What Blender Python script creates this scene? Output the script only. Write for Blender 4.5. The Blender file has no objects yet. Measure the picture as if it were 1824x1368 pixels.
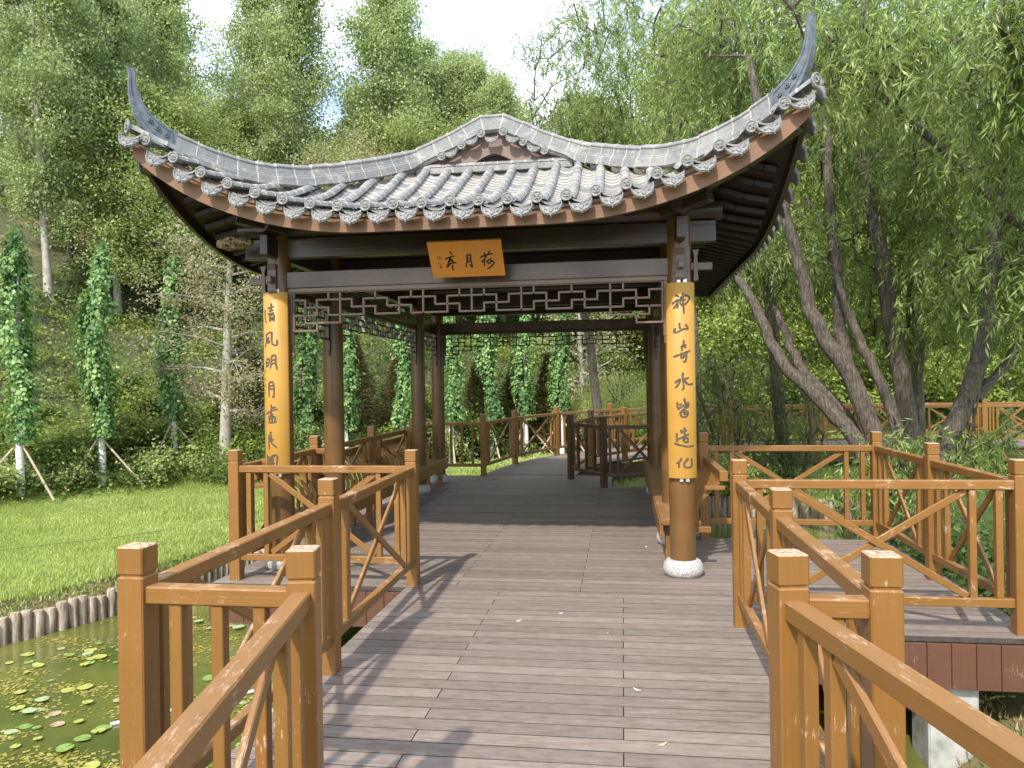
import bpy, math, random
import numpy as np
from mathutils import Vector, Matrix
R_ = math.radians
C = bpy.context.scene.collection
SC = bpy.context.scene
random.seed(7)
# ------------------------------------------------------------------ camera
ROLL, YAW, CAMH = 0.015, R_(8.2), 1.6
cd = bpy.data.cameras.new('camera'); cam = bpy.data.objects.new('camera', cd); C.objects.link(cam); SC.camera = cam
Rv = Vector((math.cos(YAW), math.sin(YAW), 0)); Fv = Vector((-math.sin(YAW), math.cos(YAW), 0)); Uv = Vector((0, 0, 1))
cr = (Rv - ROLL*Uv).normalized(); cu = (Uv + ROLL*Rv).normalized(); cb = cr.cross(cu)
cam.matrix_world = Matrix(((cr.x, cu.x, cb.x, 0), (cr.y, cu.y, cb.y, 0), (cr.z, cu.z, cb.z, CAMH), (0, 0, 0, 1)))
cd.sensor_width = 36; cd.lens = 1370/1824*36; cd.shift_y = 2/1824; cd.clip_end = 2000; cd.clip_start = 0.05
# ------------------------------------------------------------------ light
SUN_D = Vector((-0.27, -1.16, 0)).normalized(); SUN_EL = R_(43)
sun_dir = Vector((SUN_D.x*math.cos(SUN_EL), SUN_D.y*math.cos(SUN_EL), math.sin(SUN_EL)))
sd = bpy.data.lights.new('sun', 'SUN'); sd.energy = 2.5; sd.angle = R_(1.4); sd.color = (1.0, .935, .83)
so = bpy.data.objects.new('sun', sd); C.objects.link(so); so.rotation_euler = sun_dir.to_track_quat('Z', 'Y').to_euler()
so.location = (0, 0, 30)
W = bpy.data.worlds.new('World'); SC.world = W; W.use_nodes = True
nt = W.node_tree; nt.nodes.clear()
N = nt.nodes.new; L = nt.links.new
sky = N('ShaderNodeTexSky'); sky.sky_type = 'NISHITA'; sky.sun_disc = False; sky.sun_elevation = SUN_EL
sky.sun_rotation = math.atan2(SUN_D.x, SUN_D.y); sky.air_density = 1.0; sky.dust_density = 1.2
tc = N('ShaderNodeTexCoord'); mp = N('ShaderNodeMapping'); mp.inputs['Scale'].default_value = (1, 1, 2.6)
nz = N('ShaderNodeTexNoise'); nz.inputs['Scale'].default_value = 2.3; nz.inputs['Detail'].default_value = 8; nz.inputs['Roughness'].default_value = .55
rp = N('ShaderNodeValToRGB'); rp.color_ramp.elements[0].position = .40; rp.color_ramp.elements[1].position = .62
mx = N('ShaderNodeMix'); mx.data_type = 'RGBA'
mx.inputs['B'].default_value = (6.2, 6.7, 7.3, 1)
bg = N('ShaderNodeBackground'); bg.inputs['Strength'].default_value = .15; wo = N('ShaderNodeOutputWorld')
L(tc.outputs['Generated'], mp.inputs['Vector']); L(mp.outputs[0], nz.inputs['Vector']); L(nz.outputs['Fac'], rp.inputs['Fac'])
L(rp.outputs['Color'], mx.inputs['Factor']); L(sky.outputs[0], mx.inputs['A']); L(mx.outputs['Result'], bg.inputs['Color']); L(bg.outputs[0], wo.inputs[0])
SC.view_settings.view_transform = 'Standard'; SC.view_settings.look = 'None'; SC.view_settings.exposure = 1.2; SC.view_settings.gamma = 1
SC.cycles.max_bounces = 6; SC.cycles.transparent_max_bounces = 4; SC.cycles.diffuse_bounces = 3; SC.cycles.glossy_bounces = 2; SC.cycles.transmission_bounces = 3
try: SC.cycles.use_denoising = True
except Exception: pass
# ------------------------------------------------------------------ helpers
def link(o, parent=None):
    C.objects.link(o)
    if parent is not None: o.parent = parent
    return o
def tag(o, label=None, cat=None, group=None, kind=None):
    if label: o['label'] = label
    if cat: o['category'] = cat
    if group: o['group'] = group
    if kind: o['kind'] = kind
    return o
def empty(name, loc=(0, 0, 0), rz=0, **k):
    o = bpy.data.objects.new(name, None); C.objects.link(o); o.location = loc; o.rotation_euler = (0, 0, rz); o.empty_display_size = .1
    return tag(o, **k)
def copy_tree(o, parent=None):
    c = o.copy(); C.objects.link(c)
    if parent is not None: c.parent = parent
    for ch in list(o.children): copy_tree(ch, c)
    return c
class MB:
    """collects shapes into one mesh"""
    def __init__(s): s.v = []; s.f = []; s.uv = []; s.m = []; s.sm = []
    def add(s, vs, fs, uvs=None, m=0, smooth=False):
        b = len(s.v); s.v += [tuple(p) for p in vs]
        for i, f in enumerate(fs):
            s.f.append([b+j for j in f]); s.m.append(m); s.sm.append(smooth)
            s.uv.append(uvs[i] if uvs else [(vs[j][0], vs[j][1]) for j in f])
    def loft(s, rings, closed=True, cap=True, m=0, smooth=False, v0=None, mfun=None):
        """rings: lists of points of equal count; uv: u along, v round, in metres"""
        n = len(rings[0]); u = random.random()*20; vo = random.random()*20 if v0 is None else v0
        per = [0]
        for j in range(n): per.append(per[-1]+(Vector(rings[0][(j+1) % n])-Vector(rings[0][j])).length)
        vs = [p for r in rings for p in r]; fs = []; uv = []; us = [u]
        for i in range(1, len(rings)): us.append(us[-1]+max(1e-4, (Vector(rings[i][0])-Vector(rings[i-1][0])).length))
        ms = []
        for i in range(len(rings)-1):
            for j in range(n if closed else n-1):
                k = (j+1) % n
                fs.append([i*n+j, i*n+k, (i+1)*n+k, (i+1)*n+j])
                uv.append([(us[i], vo+per[j]), (us[i], vo+per[j+1]), (us[i+1], vo+per[j+1]), (us[i+1], vo+per[j])])
                ms.append(mfun(i) if mfun else m)
        b = len(s.v); s.v += [tuple(p) for p in vs]
        for f, q, mm in zip(fs, uv, ms): s.f.append([b+j for j in f]); s.uv.append(q); s.m.append(mm); s.sm.append(smooth)
        if cap and closed:
            for ring, rev, uu in ((rings[0], True, us[0]), (rings[-1], False, us[-1])):
                idx = list(range(n)); idx = idx[::-1] if rev else idx
                c0 = Vector(ring[0])
                ax = (Vector(ring[1])-c0).normalized(); q = [(uu+.3*(Vector(ring[j])-c0).dot(ax), vo+(Vector(ring[j])-c0).length) for j in idx]
                b = len(s.v); s.v += [tuple(ring[j]) for j in range(n)]
                s.f.append([b+j for j in idx]); s.uv.append(q); s.m.append(m if mfun is None else mfun(0)); s.sm.append(False)
    def bar(s, p0, p1, w, h, up=(0, 0, 1), ch=.004, m=0):
        p0 = Vector(p0); p1 = Vector(p1); d = (p1-p0).normalized(); up = Vector(up)
        if abs(d.dot(up)) > .99: up = Vector((0, 1, 0))
        sx = d.cross(up).normalized(); sz = sx.cross(d).normalized()
        def ring(p, a, b, c): return [p+sx*x+sz*z for x, z in ((-a+c, -b), (a-c, -b), (a, -b+c), (a, b-c), (a-c, b), (-a+c, b), (-a, b-c), (-a, -b+c))]
        c = ch; a = w/2; b = h/2
        s.loft([ring(p0, a-c, b-c, c*.6), ring(p0+d*c, a, b, c), ring(p1-d*c, a, b, c), ring(p1, a-c, b-c, c*.6)], m=m)
    def box(s, x0, x1, y0, y1, z0, z1, ch=.004, m=0):
        l = (x1-x0, y1-y0, z1-z0); a = l.index(max(l)); cx, cy, cz = (x0+x1)/2, (y0+y1)/2, (z0+z1)/2
        if a == 0: s.bar((x0, cy, cz), (x1, cy, cz), l[1], l[2], ch=ch, m=m)
        elif a == 1: s.bar((cx, y0, cz), (cx, y1, cz), l[0], l[2], ch=ch, m=m)
        else: s.bar((cx, cy, z0), (cx, cy, z1), l[0], l[1], up=(0, 1, 0), ch=ch, m=m)
    def tube(s, pts, rad, n=8, m=0, smooth=True, cap=True, squash=None, mfun=None):
        pts = [Vector(p) for p in pts]; rings = []; ref = None
        for i, p in enumerate(pts):
            d = (pts[min(i+1, len(pts)-1)]-pts[max(i-1, 0)]).normalized()
            if ref is None:
                ref = Vector((0, 0, 1)) if abs(d.z) < .9 else Vector((1, 0, 0))
            a = d.cross(ref).normalized(); ref = a.cross(d).normalized()
            r = rad[i] if isinstance(rad, (list, tuple)) else rad
            rings.append([p+a*(r*math.cos(2*math.pi*k/n))+ref*(r*math.sin(2*math.pi*k/n)) for k in range(n)])
        s.loft(rings, m=m, smooth=smooth, cap=cap, mfun=mfun)
    def lathe(s, prof, c=(0, 0, 0), n=24, m=0, smooth=True):
        rings = [[(c[0]+r*math.cos(2*math.pi*k/n), c[1]+r*math.sin(2*math.pi*k/n), c[2]+z) for k in range(n)] for r, z in prof]
        s.loft(rings, m=m, smooth=smooth)
    def build(s, name, mats, parent=None):
        me = bpy.data.meshes.new(name); me.from_pydata(s.v, [], s.f)
        ul = me.uv_layers.new(name='uv'); flat = [c for f in s.uv for p in f for c in p]; ul.data.foreach_set('uv', flat)
        me.polygons.foreach_set('material_index', s.m); me.polygons.foreach_set('use_smooth', s.sm)
        for mt in (mats if isinstance(mats, (list, tuple)) else [mats]): me.materials.append(mt)
        me.update(); o = bpy.data.objects.new(name, me); return link(o, parent)
# ------------------------------------------------------------------ materials
def mat(name):
    m = bpy.data.materials.new(name); m.use_nodes = True; t = m.node_tree; t.nodes.clear()
    o = t.nodes.new('ShaderNodeOutputMaterial'); p = t.nodes.new('ShaderNodeBsdfPrincipled'); t.links.new(p.outputs[0], o.inputs[0])
    return m, t, p, o
def nd(t, typ, **k):
    n = t.nodes.new(typ)
    for a, b in k.items():
        if a.startswith('i_'): n.inputs[a[2:].replace('_', ' ')].default_value = b
        else: setattr(n, a, b)
    return n
def mapping(t, coord, scale):
    tcn = t.nodes.new('ShaderNodeTexCoord'); mp_ = t.nodes.new('ShaderNodeMapping'); mp_.inputs['Scale'].default_value = scale
    t.links.new(tcn.outputs[coord], mp_.inputs['Vector']); return mp_.outputs[0]
def noise(t, vec, scale, detail=4, rough=.55):
    n = nd(t, 'ShaderNodeTexNoise'); n.inputs['Scale'].default_value = scale; n.inputs['Detail'].default_value = detail; n.inputs['Roughness'].default_value = rough
    t.links.new(vec, n.inputs['Vector']); return n.outputs['Fac']
def ramp(t, fac, stops):
    r = t.nodes.new('ShaderNodeValToRGB'); el = r.color_ramp.elements
    while len(el) < len(stops): el.new(.5)
    for e, (p, c) in zip(el, stops): e.position = p; e.color = (*c, 1) if len(c) == 3 else c
    t.links.new(fac, r.inputs['Fac']); return r.outputs['Color']
def mix(t, fac, a, b, blend='MIX'):
    m = t.nodes.new('ShaderNodeMix'); m.data_type = 'RGBA'; m.blend_type = blend
    for s_, v in (('Factor', fac), ('A', a), ('B', b)):
        if isinstance(v, (int, float)): m.inputs[s_].default_value = v
        elif isinstance(v, tuple): m.inputs[s_].default_value = (*v, 1)
        else: t.links.new(v, m.inputs[s_])
    return m.outputs['Result']
def bump(t, p, h, st=.3, dist=.01):
    b = t.nodes.new('ShaderNodeBump'); b.inputs['Strength'].default_value = st; b.inputs['Distance'].default_value = dist
    t.links.new(h, b.inputs['Height']); t.links.new(b.outputs[0], p.inputs['Normal'])
def painted_wood(name, c1, c2, wear=(.55, .42, .33), wlo=.62, rough=.38, top=True, grain=60):
    m, t, p, o = mat(name)
    uv = mapping(t, 'UV', (2.2, grain, 1)); g = noise(t, uv, 1.0, 5, .6)
    ob = mapping(t, 'Object', (1, 1, 1)); big = noise(t, ob, 1.7, 3)
    col = mix(t, g, c1, c2); col = mix(t, nd_scale(t, big, .35, .65), col, tuple(x*.72 for x in c1))
    # knots
    uvk = mapping(t, 'UV', (2.6, 9, 1)); vo = nd(t, 'ShaderNodeTexVoronoi'); vo.inputs['Scale'].default_value = 1; t.links.new(uvk, vo.inputs['Vector'])
    kn = ramp(t, vo.outputs['Distance'], [(0, (1, 1, 1)), (.07, (.7, .7, .7)), (.13, (0, 0, 0))])
    kk = nd(t, 'ShaderNodeSeparateColor'); t.links.new(vo.outputs['Color'], kk.inputs[0])
    sel = nd(t, 'ShaderNodeMath', operation='GREATER_THAN'); sel.inputs[1].default_value = .66; t.links.new(kk.outputs[0], sel.inputs[0])
    km = nd(t, 'ShaderNodeMath', operation='MULTIPLY'); t.links.new(kn, km.inputs[0]); t.links.new(sel.outputs[0], km.inputs[1])
    col = mix(t, km.outputs[0], col, tuple(x*.45 for x in c1))
    # scratches and rubbed patches (more on upward faces)
    sc_ = noise(t, mapping(t, 'UV', (16, 120, 1)), 1.0, 6, .8); pt = noise(t, ob, 6, 6, .7)
    w = nd(t, 'ShaderNodeMath', operation='MULTIPLY'); t.links.new(sc_, w.inputs[0]); t.links.new(pt, w.inputs[1])
    geo = nd(t, 'ShaderNodeNewGeometry'); sx = nd(t, 'ShaderNodeSeparateXYZ'); t.links.new(geo.outputs['Normal'], sx.inputs[0])
    up = nd(t, 'ShaderNodeMapRange'); up.inputs['From Min'].default_value = .2; up.inputs['From Max'].default_value = .9; up.inputs['To Max'].default_value = .045 if top else 0.006
    t.links.new(sx.outputs['Z'], up.inputs['Value'])
    ad = nd(t, 'ShaderNodeMath', operation='ADD'); t.links.new(w.outputs[0], ad.inputs[0]); t.links.new(up.outputs[0], ad.inputs[1])
    wf = ramp(t, ad.outputs[0], [(wlo*.52, (0, 0, 0)), (wlo*.66, (.85, .85, .85))])
    if top:
        du = nd(t, 'ShaderNodeMath', operation='MULTIPLY'); du.inputs[1].default_value = 7.5; t.links.new(up.outputs[0], du.inputs[0]); col = mix(t, du.outputs[0], col, (.40, .22, .105))
    col = mix(t, wf, col, wear)
    t.links.new(col, p.inputs['Base Color'])
    rr = mix(t, wf, (rough,)*3, (.75,)*3); t.links.new(rr, p.inputs['Roughness'])
    p.inputs['Specular IOR Level'].default_value = .45
    bump(t, p, g, .4, .004)
    return m
def nd_scale(t, f, a, b):
    r = nd(t, 'ShaderNodeMapRange'); r.inputs['From Min'].default_value = a; r.inputs['From Max'].default_value = b; t.links.new(f, r.inputs['Value']); return r.outputs[0]
M = {}
M['rail'] = painted_wood('rail_paint', (.245, .116, .027), (.175, .077, .018), wear=(.52, .37, .27))
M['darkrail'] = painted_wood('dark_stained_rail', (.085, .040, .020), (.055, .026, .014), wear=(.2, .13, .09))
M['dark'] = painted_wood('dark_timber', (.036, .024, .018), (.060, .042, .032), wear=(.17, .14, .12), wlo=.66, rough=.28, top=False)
M['lintel'] = painted_wood('weathered_lintel', (.080, .050, .036), (.14, .10, .08), wear=(.30, .26, .24), wlo=.60, rough=.27, top=False, grain=34)
M['fascia'] = painted_wood('eave_board', (.205, .100, .045), (.16, .075, .034), wear=(.45, .33, .26), wlo=.7, rough=.45, top=False)
M['column'] = painted_wood('column_paint', (.125, .062, .022), (.175, .09, .030), wear=(.30, .20, .13), wlo=.68, rough=.25, top=False, grain=30)
M['gable'] = painted_wood('gable_paint', (.20, .14, .115), (.16, .11, .09), wear=(.4, .3, .25), wlo=.75, rough=.6, top=False)
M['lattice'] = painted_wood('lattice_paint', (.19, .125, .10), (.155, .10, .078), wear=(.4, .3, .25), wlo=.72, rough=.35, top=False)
M['skirt'] = painted_wood('skirt_board', (.12, .050, .027), (.080, .034, .019), wear=(.42, .33, .27), wlo=.66, rough=.6, top=False)
M['board'] = painted_wood('yellow_board', (.54, .295, .055), (.42, .215, .036), wear=(.75, .45, .15), wlo=.85, rough=.5, top=False, grain=24)
def simple(name, c, rough=.6, **k):
    m, t, p, o = mat(name); p.inputs['Base Color'].default_value = (*c, 1); p.inputs['Roughness'].default_value = rough
    for a, b in k.items(): p.inputs[a.replace('_', ' ')].default_value = b
    return m
def mottled(name, stops, scale=3, detail=6, rough=.8, bst=.4, bd=.02, coord='Object', sc3=(1, 1, 1), r=.6):
    m, t, p, o = mat(name); v = mapping(t, coord, sc3); n = noise(t, v, scale, detail, r)
    t.links.new(ramp(t, n, stops), p.inputs['Base Color']); p.inputs['Roughness'].default_value = rough; bump(t, p, n, bst, bd); return m
M['ink'] = mottled('carved_dark', [(.3, (.02, .016, .012)), (.7, (.045, .036, .026))], 60)
M['ink2'] = mottled('carved_grey', [(.3, (.06, .05, .04)), (.7, (.12, .105, .08))], 60)
M['ink3'] = simple('painted_black_letters', (.02, .016, .012), .4)
M['seal'] = simple('red_seal_paint', (.55, .16, .06), .6)
M['steel'] = simple('bracket_steel', (.75, .76, .78), .3, Metallic=.8)
M['mortar'] = mottled('lime_mortar', [(.3, (.28, .245, .20)), (.5, (.40, .365, .325)), (.75, (.50, .48, .44))], 14)
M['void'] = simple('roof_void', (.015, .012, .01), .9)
def tile_mat():
    m, t, p, o = mat('grey_clay_tile'); ob = mapping(t, 'Object', (1, 1, 1))
    n1 = noise(t, ob, 9, 6, .65); n2 = noise(t, ob, 34, 5, .7); n3 = noise(t, ob, 2.2, 4)
    c = ramp(t, n2, [(.3, (.135, .142, .147)), (.7, (.235, .238, .238))])
    lim = ramp(t, n1, [(.53, (0, 0, 0)), (.68, (.7, .7, .7))])
    c = mix(t, lim, c, (.43, .405, .365)); c = mix(t, nd_scale(t, n3, .55, .75), c, (.30, .29, .28))
    t.links.new(c, p.inputs['Base Color']); p.inputs['Roughness'].default_value = .8; bump(t, p, n2, .35, .006); return m
M['tile'] = tile_mat()
M['tiledark'] = mottled('blue_grey_clay', [(.3, (.075, .095, .12)), (.6, (.13, .155, .185)), (.8, (.30, .31, .32))], 18)
def granite():
    m, t, p, o = mat('speckled_granite'); ob = mapping(t, 'Object', (1, 1, 1)); n1 = noise(t, ob, 140, 2, .5); n2 = noise(t, ob, 5, 4)
    c = ramp(t, n1, [(.36, (.08, .08, .08)), (.44, (.36, .355, .34)), (.6, (.50, .49, .465))])
    c = mix(t, ramp(t, n2, [(.6, (0, 0, 0)), (.72, (.6, .6, .6))]), c, (.55, .36, .22)); t.links.new(c, p.inputs['Base Color'])
    p.inputs['Roughness'].default_value = .75; bump(t, p, n1, .3, .004); return m
M['granite'] = granite()
def deck_mat():
    m, t, p, o = mat('weathered_deck')
    at = nd(t, 'ShaderNodeAttribute', attribute_name='rnd')
    g = noise(t, mapping(t, 'UV', (2.2, 170, 1)), 1.0, 4, .65); g2 = noise(t, mapping(t, 'UV', (9, 26, 1)), 1.0, 6, .75); ob = mapping(t, 'Object', (1, 1, 1)); b1 = noise(t, ob, .9, 5, .6); b2 = noise(t, ob, 5, 5, .65)
    c = ramp(t, g, [(.30, (.13, .102, .085)), (.48, (.225, .187, .162)), (.7, (.31, .272, .243))])
    c = mix(t, nd_scale(t, g2, .42, .72), c, (.155, .105, .082)); 
    c = mix(t, nd_scale(t, b2, .58, .95), c, (.27, .235, .21)); c = mix(t, nd_scale(t, b1, .50, .75), c, (.24, .195, .168))
    hs = nd(t, 'ShaderNodeHueSaturation'); mr = nd(t, 'ShaderNodeMapRange'); mr.inputs['To Min'].default_value = .84; mr.inputs['To Max'].default_value = 1.16
    t.links.new(at.outputs['Fac'], mr.inputs['Value']); t.links.new(mr.outputs[0], hs.inputs['Value']); t.links.new(c, hs.inputs['Color'])
    t.links.new(hs.outputs[0], p.inputs['Base Color']); p.inputs['Roughness'].default_value = .62; p.inputs['Specular IOR Level'].default_value = .35
    bump(t, p, g, .5, .004); return m
M['deck'] = deck_mat()
M['concrete'] = mottled('pier_concrete', [(.3, (.22, .225, .21)), (.5, (.36, .365, .35)), (.7, (.44, .44, .42))], 7)
M['bark'] = mottled('grey_brown_bark', [(.34, (.042, .033, .026)), (.5, (.12, .098, .078)), (.68, (.25, .21, .17))], 22, sc3=(1.8, 1.8, .38), bst=1.0, bd=.05, r=.7)
M['barkpale'] = mottled('pale_bark', [(.3, (.20, .18, .15)), (.6, (.38, .35, .30)), (.8, (.48, .45, .40))], 8, sc3=(1, 1, .5))
M['limed'] = mottled('lime_washed_bark', [(.3, (.50, .51, .49)), (.6, (.74, .75, .73)), (.8, (.82, .82, .80))], 7)
M['stake'] = mottled('stake_pole', [(.3, (.30, .22, .15)), (.7, (.50, .42, .33))], 12)
M['log'] = mottled('weathered_log', [(.3, (.13, .095, .068)), (.5, (.34, .27, .20)), (.72, (.54, .47, .39))], 10, sc3=(2, 2, .5), bst=.8, bd=.02)
def leafmat(name, lo, mid, hi, tr=.45, gloss=.35):
    m, t, p, o = mat(name); at = nd(t, 'ShaderNodeAttribute', attribute_name='rnd'); c = ramp(t, at.outputs['Fac'], [(0, lo), (.5, mid), (1, hi)])
    t.links.new(c, p.inputs['Base Color']); p.inputs['Roughness'].default_value = .55; p.inputs['Specular IOR Level'].default_value = gloss
    tl = nd(t, 'ShaderNodeBsdfTranslucent'); c2 = mix(t, .35, c, (.42, .52, .07)); t.links.new(c2, tl.inputs['Color'])
    ms = nd(t, 'ShaderNodeMixShader'); ms.inputs[0].default_value = tr; t.links.new(p.outputs[0], ms.inputs[1]); t.links.new(tl.outputs[0], ms.inputs[2]); t.links.new(ms.outputs[0], o.inputs[0]); return m
M['l_poplar'] = leafmat('leaf_poplar', (.17, .24, .09), (.33, .42, .18), (.55, .61, .34))
M['l_broad'] = leafmat('leaf_broad', (.13, .185, .055), (.30, .385, .13), (.55, .61, .26))
M['l_olive'] = leafmat('leaf_olive', (.26, .24, .13), (.46, .42, .25), (.64, .60, .40))
M['l_bright'] = leafmat('leaf_sunny', (.16, .22, .05), (.32, .40, .10), (.52, .58, .20))
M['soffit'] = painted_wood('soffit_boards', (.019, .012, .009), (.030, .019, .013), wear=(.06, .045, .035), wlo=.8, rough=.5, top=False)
M['l_shade'] = leafmat('leaf_shade_bush', (.025, .05, .02), (.065, .115, .035), (.14, .20, .06))  # shadow over the bushes by the platform put into the leaf colour
M['worn'] = mottled('worn_paint_edge', [(.35, (.24, .12, .04)), (.5, (.42, .28, .18)), (.65, (.58, .47, .38))], 55)
M['l_dry'] = leafmat('leaf_dry', (.20, .16, .09), (.38, .33, .20), (.56, .52, .36))
M['l_ivy'] = leafmat('leaf_young', (.035, .10, .035), (.17, .33, .10), (.44, .58, .24), .4, .5)
M['l_willow'] = leafmat('leaf_willow', (.06, .11, .028), (.20, .285, .07), (.46, .54, .21), .4, .5)
M['l_yellow'] = leafmat('leaf_weeping', (.30, .36, .10), (.50, .56, .17), (.72, .74, .32))
M['l_brown'] = leafmat('leaf_conifer_brown', (.06, .045, .025), (.12, .085, .045), (.17, .14, .06))
M['l_under'] = leafmat('leaf_undergrowth', (.035, .07, .02), (.115, .18, .045), (.36, .42, .10))  # canopy shade on the slope put into a darker leaf colour
M['grass'] = leafmat('grass_blades', (.30, .38, .10), (.47, .55, .18), (.70, .67, .36), .45, .3)
# ------------------------------------------------------------------ numpy meshes
def np_mesh(name, V, F, mats, rnd=None, parent=None, smooth=False, mi=None):
    me = bpy.data.meshes.new(name); V = np.asarray(V, np.float32); F = np.asarray(F, np.int32); n, k = F.shape
    me.vertices.add(len(V)); me.vertices.foreach_set('co', V.ravel()); me.loops.add(n*k); me.loops.foreach_set('vertex_index', F.ravel())
    me.polygons.add(n); me.polygons.foreach_set('loop_start', np.arange(0, n*k, k, dtype=np.int32))
    try: me.polygons.foreach_set('loop_total', np.full(n, k, np.int32))
    except Exception: pass
    if smooth: me.polygons.foreach_set('use_smooth', np.ones(n, bool))
    if mi is not None: me.polygons.foreach_set('material_index', np.asarray(mi, np.int32))
    if rnd is not None:
        a = me.attributes.new('rnd', 'FLOAT', 'POINT'); a.data.foreach_set('value', np.asarray(rnd, np.float32))
    for mt in (mats if isinstance(mats, (list, tuple)) else [mats]): me.materials.append(mt)
    me.update(calc_edges=True); me.validate(); o = bpy.data.objects.new(name, me); return link(o, parent)
def smooth_noise(x, y, seed=0):
    r = np.random.RandomState(seed); z = 0
    for k in range(7):
        f = .12*1.7**k; a, b, c, d = r.rand(4)*6.28; z = z + np.sin(x*f*math.cos(a)+y*f*math.sin(a)+b)*np.sin(x*f*math.cos(c)-y*f*math.sin(c)+d)/1.45**k
    return z
FX = [-60, -30, -16, -12.5, -9, -6, -1, 5, 20, 60]; FY = [-40, -14, 4, 10.2, 15.2, 18.6, 23.3, 29, 34, 46]
WZ = -.85
def bank_d(x, y):
    """signed distance-like value: >0 on land, <0 in the pond"""
    xb = np.interp(y, [-6, 2, 5, 6.7, 7.7, 9.3, 11, 12.6, 14.0], [-8.5, -7.3, -6.5, -6.0, -5.55, -5.1, -4.4, -3.0, -1.0])
    left = xb - x
    back = y - np.interp(x, [-2, 0, 1.6, 3.1, 6], [13.7, 14.2, 14.45, 14.4, 13.2])
    right = x - np.interp(y, [-2, 2, 4.5, 7.5, 8.3, 9.5, 11, 12, 13], [1.0, 1.3, 1.8, 2.2, 2.7, 3.0, 2.9, 3.5, 4.7])
    return np.maximum(np.maximum(left, back), right)
def height(x, y):
    fy = np.interp(x, FX, FY); sl = (np.interp(x+.5, FX, FY)-np.interp(x-.5, FX, FY))
    d = (y-fy)/np.sqrt(1+np.clip(sl, -2, 2)**2)
    lawn = -.42 + .03*smooth_noise(x*2, y*2, 3)
    hill = .50*np.maximum(d, 0)*np.clip(.35+d/8, .35, 1); top = 17.5+1.5*smooth_noise(x*.5, 0*y, 9); hill = top*np.tanh(hill/top) 
    hill = hill + np.clip(d/6, 0, 1)*.35*smooth_noise(x*2.2, y*2.2, 5)
    z = np.maximum(lawn, lawn+hill)
    z = np.where((x > 1.0) & (y < 13), np.minimum(z, -.62+.02*x), z)
    b = bank_d(x, y); k = np.clip(b/.25, -1, 1)
    return np.where(b < .25, (z*(k+1)/2+(WZ-.75)*(1-k)/2), z)
def H1(x, y): return float(height(np.array([float(x)]), np.array([float(y)]))[0])
def grid(x0, x1, y0, y1, s, name, zf, m):
    xs = np.arange(x0, x1+s, s); ys = np.arange(y0, y1+s, s); X, Y = np.meshgrid(xs, ys); V = np.stack([X.ravel(), Y.ravel(), zf(X.ravel(), Y.ravel())], 1)
    nx = len(xs); ny = len(ys); i = (np.arange(ny-1)[:, None]*nx+np.arange(nx-1)[None, :]).ravel(); return V, np.stack([i, i+1, i+1+nx, i+nx], 1)
def ground_mat():
    m, t, p, o = mat('ground_soil_grass'); ob = mapping(t, 'Object', (1, 1, 1)); n1 = noise(t, ob, .35, 5, .6); n2 = noise(t, ob, 6, 6, .7)
    geo = nd(t, 'ShaderNodeNewGeometry'); sx = nd(t, 'ShaderNodeSeparateXYZ'); t.links.new(geo.outputs['Position'], sx.inputs[0])
    lawn = ramp(t, n2, [(.3, (.09, .15, .02)), (.55, (.17, .24, .035)), (.75, (.30, .30, .09))])
    soil = ramp(t, n2, [(.3, (.035, .038, .018)), (.6, (.085, .095, .038)), (.8, (.15, .15, .07))])
    red = ramp(t, n2, [(.3, (.30, .15, .09)), (.7, (.52, .30, .20))])
    hz = nd(t, 'ShaderNodeMapRange'); hz.inputs['From Min'].default_value = -.2; hz.inputs['From Max'].default_value = .35; t.links.new(sx.outputs['Z'], hz.inputs['Value'])
    c = mix(t, hz.outputs[0], lawn, soil)
    rz = nd(t, 'ShaderNodeMapRange'); rz.inputs['From Min'].default_value = 5; rz.inputs['From Max'].default_value = 9; t.links.new(sx.outputs['Z'], rz.inputs['Value'])
    rn = ramp(t, n1, [(.56, (0, 0, 0)), (.62, (1, 1, 1))]); rm = mix(t, rz.outputs[0], (0., 0., 0.), rn); c = mix(t, rm, c, red)
    xr = nd(t, 'ShaderNodeMapRange'); xr.inputs['From Min'].default_value = -.52; xr.inputs['From Max'].default_value = -.56; t.links.new(sx.outputs['Z'], xr.inputs['Value'])
    c = mix(t, xr.outputs[0], c, mix(t, nd_scale(t, n2, .4, .6), (.20, .14, .075), (.14, .15, .05)))
    t.links.new(c, p.inputs['Base Color']); p.inputs['Roughness'].default_value = .9; bump(t, p, n2, .6, .05); return m
M['ground'] = ground_mat()
def ground():
    a = grid(-34, 34, -14, 78, .5, 'g', height, None); far = 900.
    V, F = a
    # apron out to the horizon
    z0 = -.6; ring = [(-34, -14), (34.5, -14), (34.5, 78.5), (-34, 78.5)]
    V = list(map(tuple, V)); F = [tuple(f) for f in F]; b = len(V)
    big = [(-far, -far), (far, -far), (far, far), (-far, far)]
    xs = np.arange(-34, 34.6, .5); ys = np.arange(-14, 78.6, .5)
    for i in range(4):
        x0, y0 = ring[i]; x1, y1 = ring[(i+1) % 4]; X0, Y0 = big[i]; X1, Y1 = big[(i+1) % 4]; k = 24
        for j in range(k):
            s, e = j/k, (j+1)/k; c = []
            for (ax, ay, bx, by, q) in ((x0, y0, x1, y1, s), (x0, y0, x1, y1, e), (X0, Y0, X1, Y1, e), (X0, Y0, X1, Y1, s)):
                x, y = ax+(bx-ax)*q, ay+(by-ay)*q; c.append((x, y, H1(x, y)-.15 if abs(x) < 100 and abs(y) < 100 else (15. if y > 0 else -.6)))
            n = len(V); V += c; F.append((n, n+3, n+2, n+1))
    o = np_mesh('ground', V, F, M['ground'], smooth=True); tag(o, kind='structure')
ground()
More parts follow.
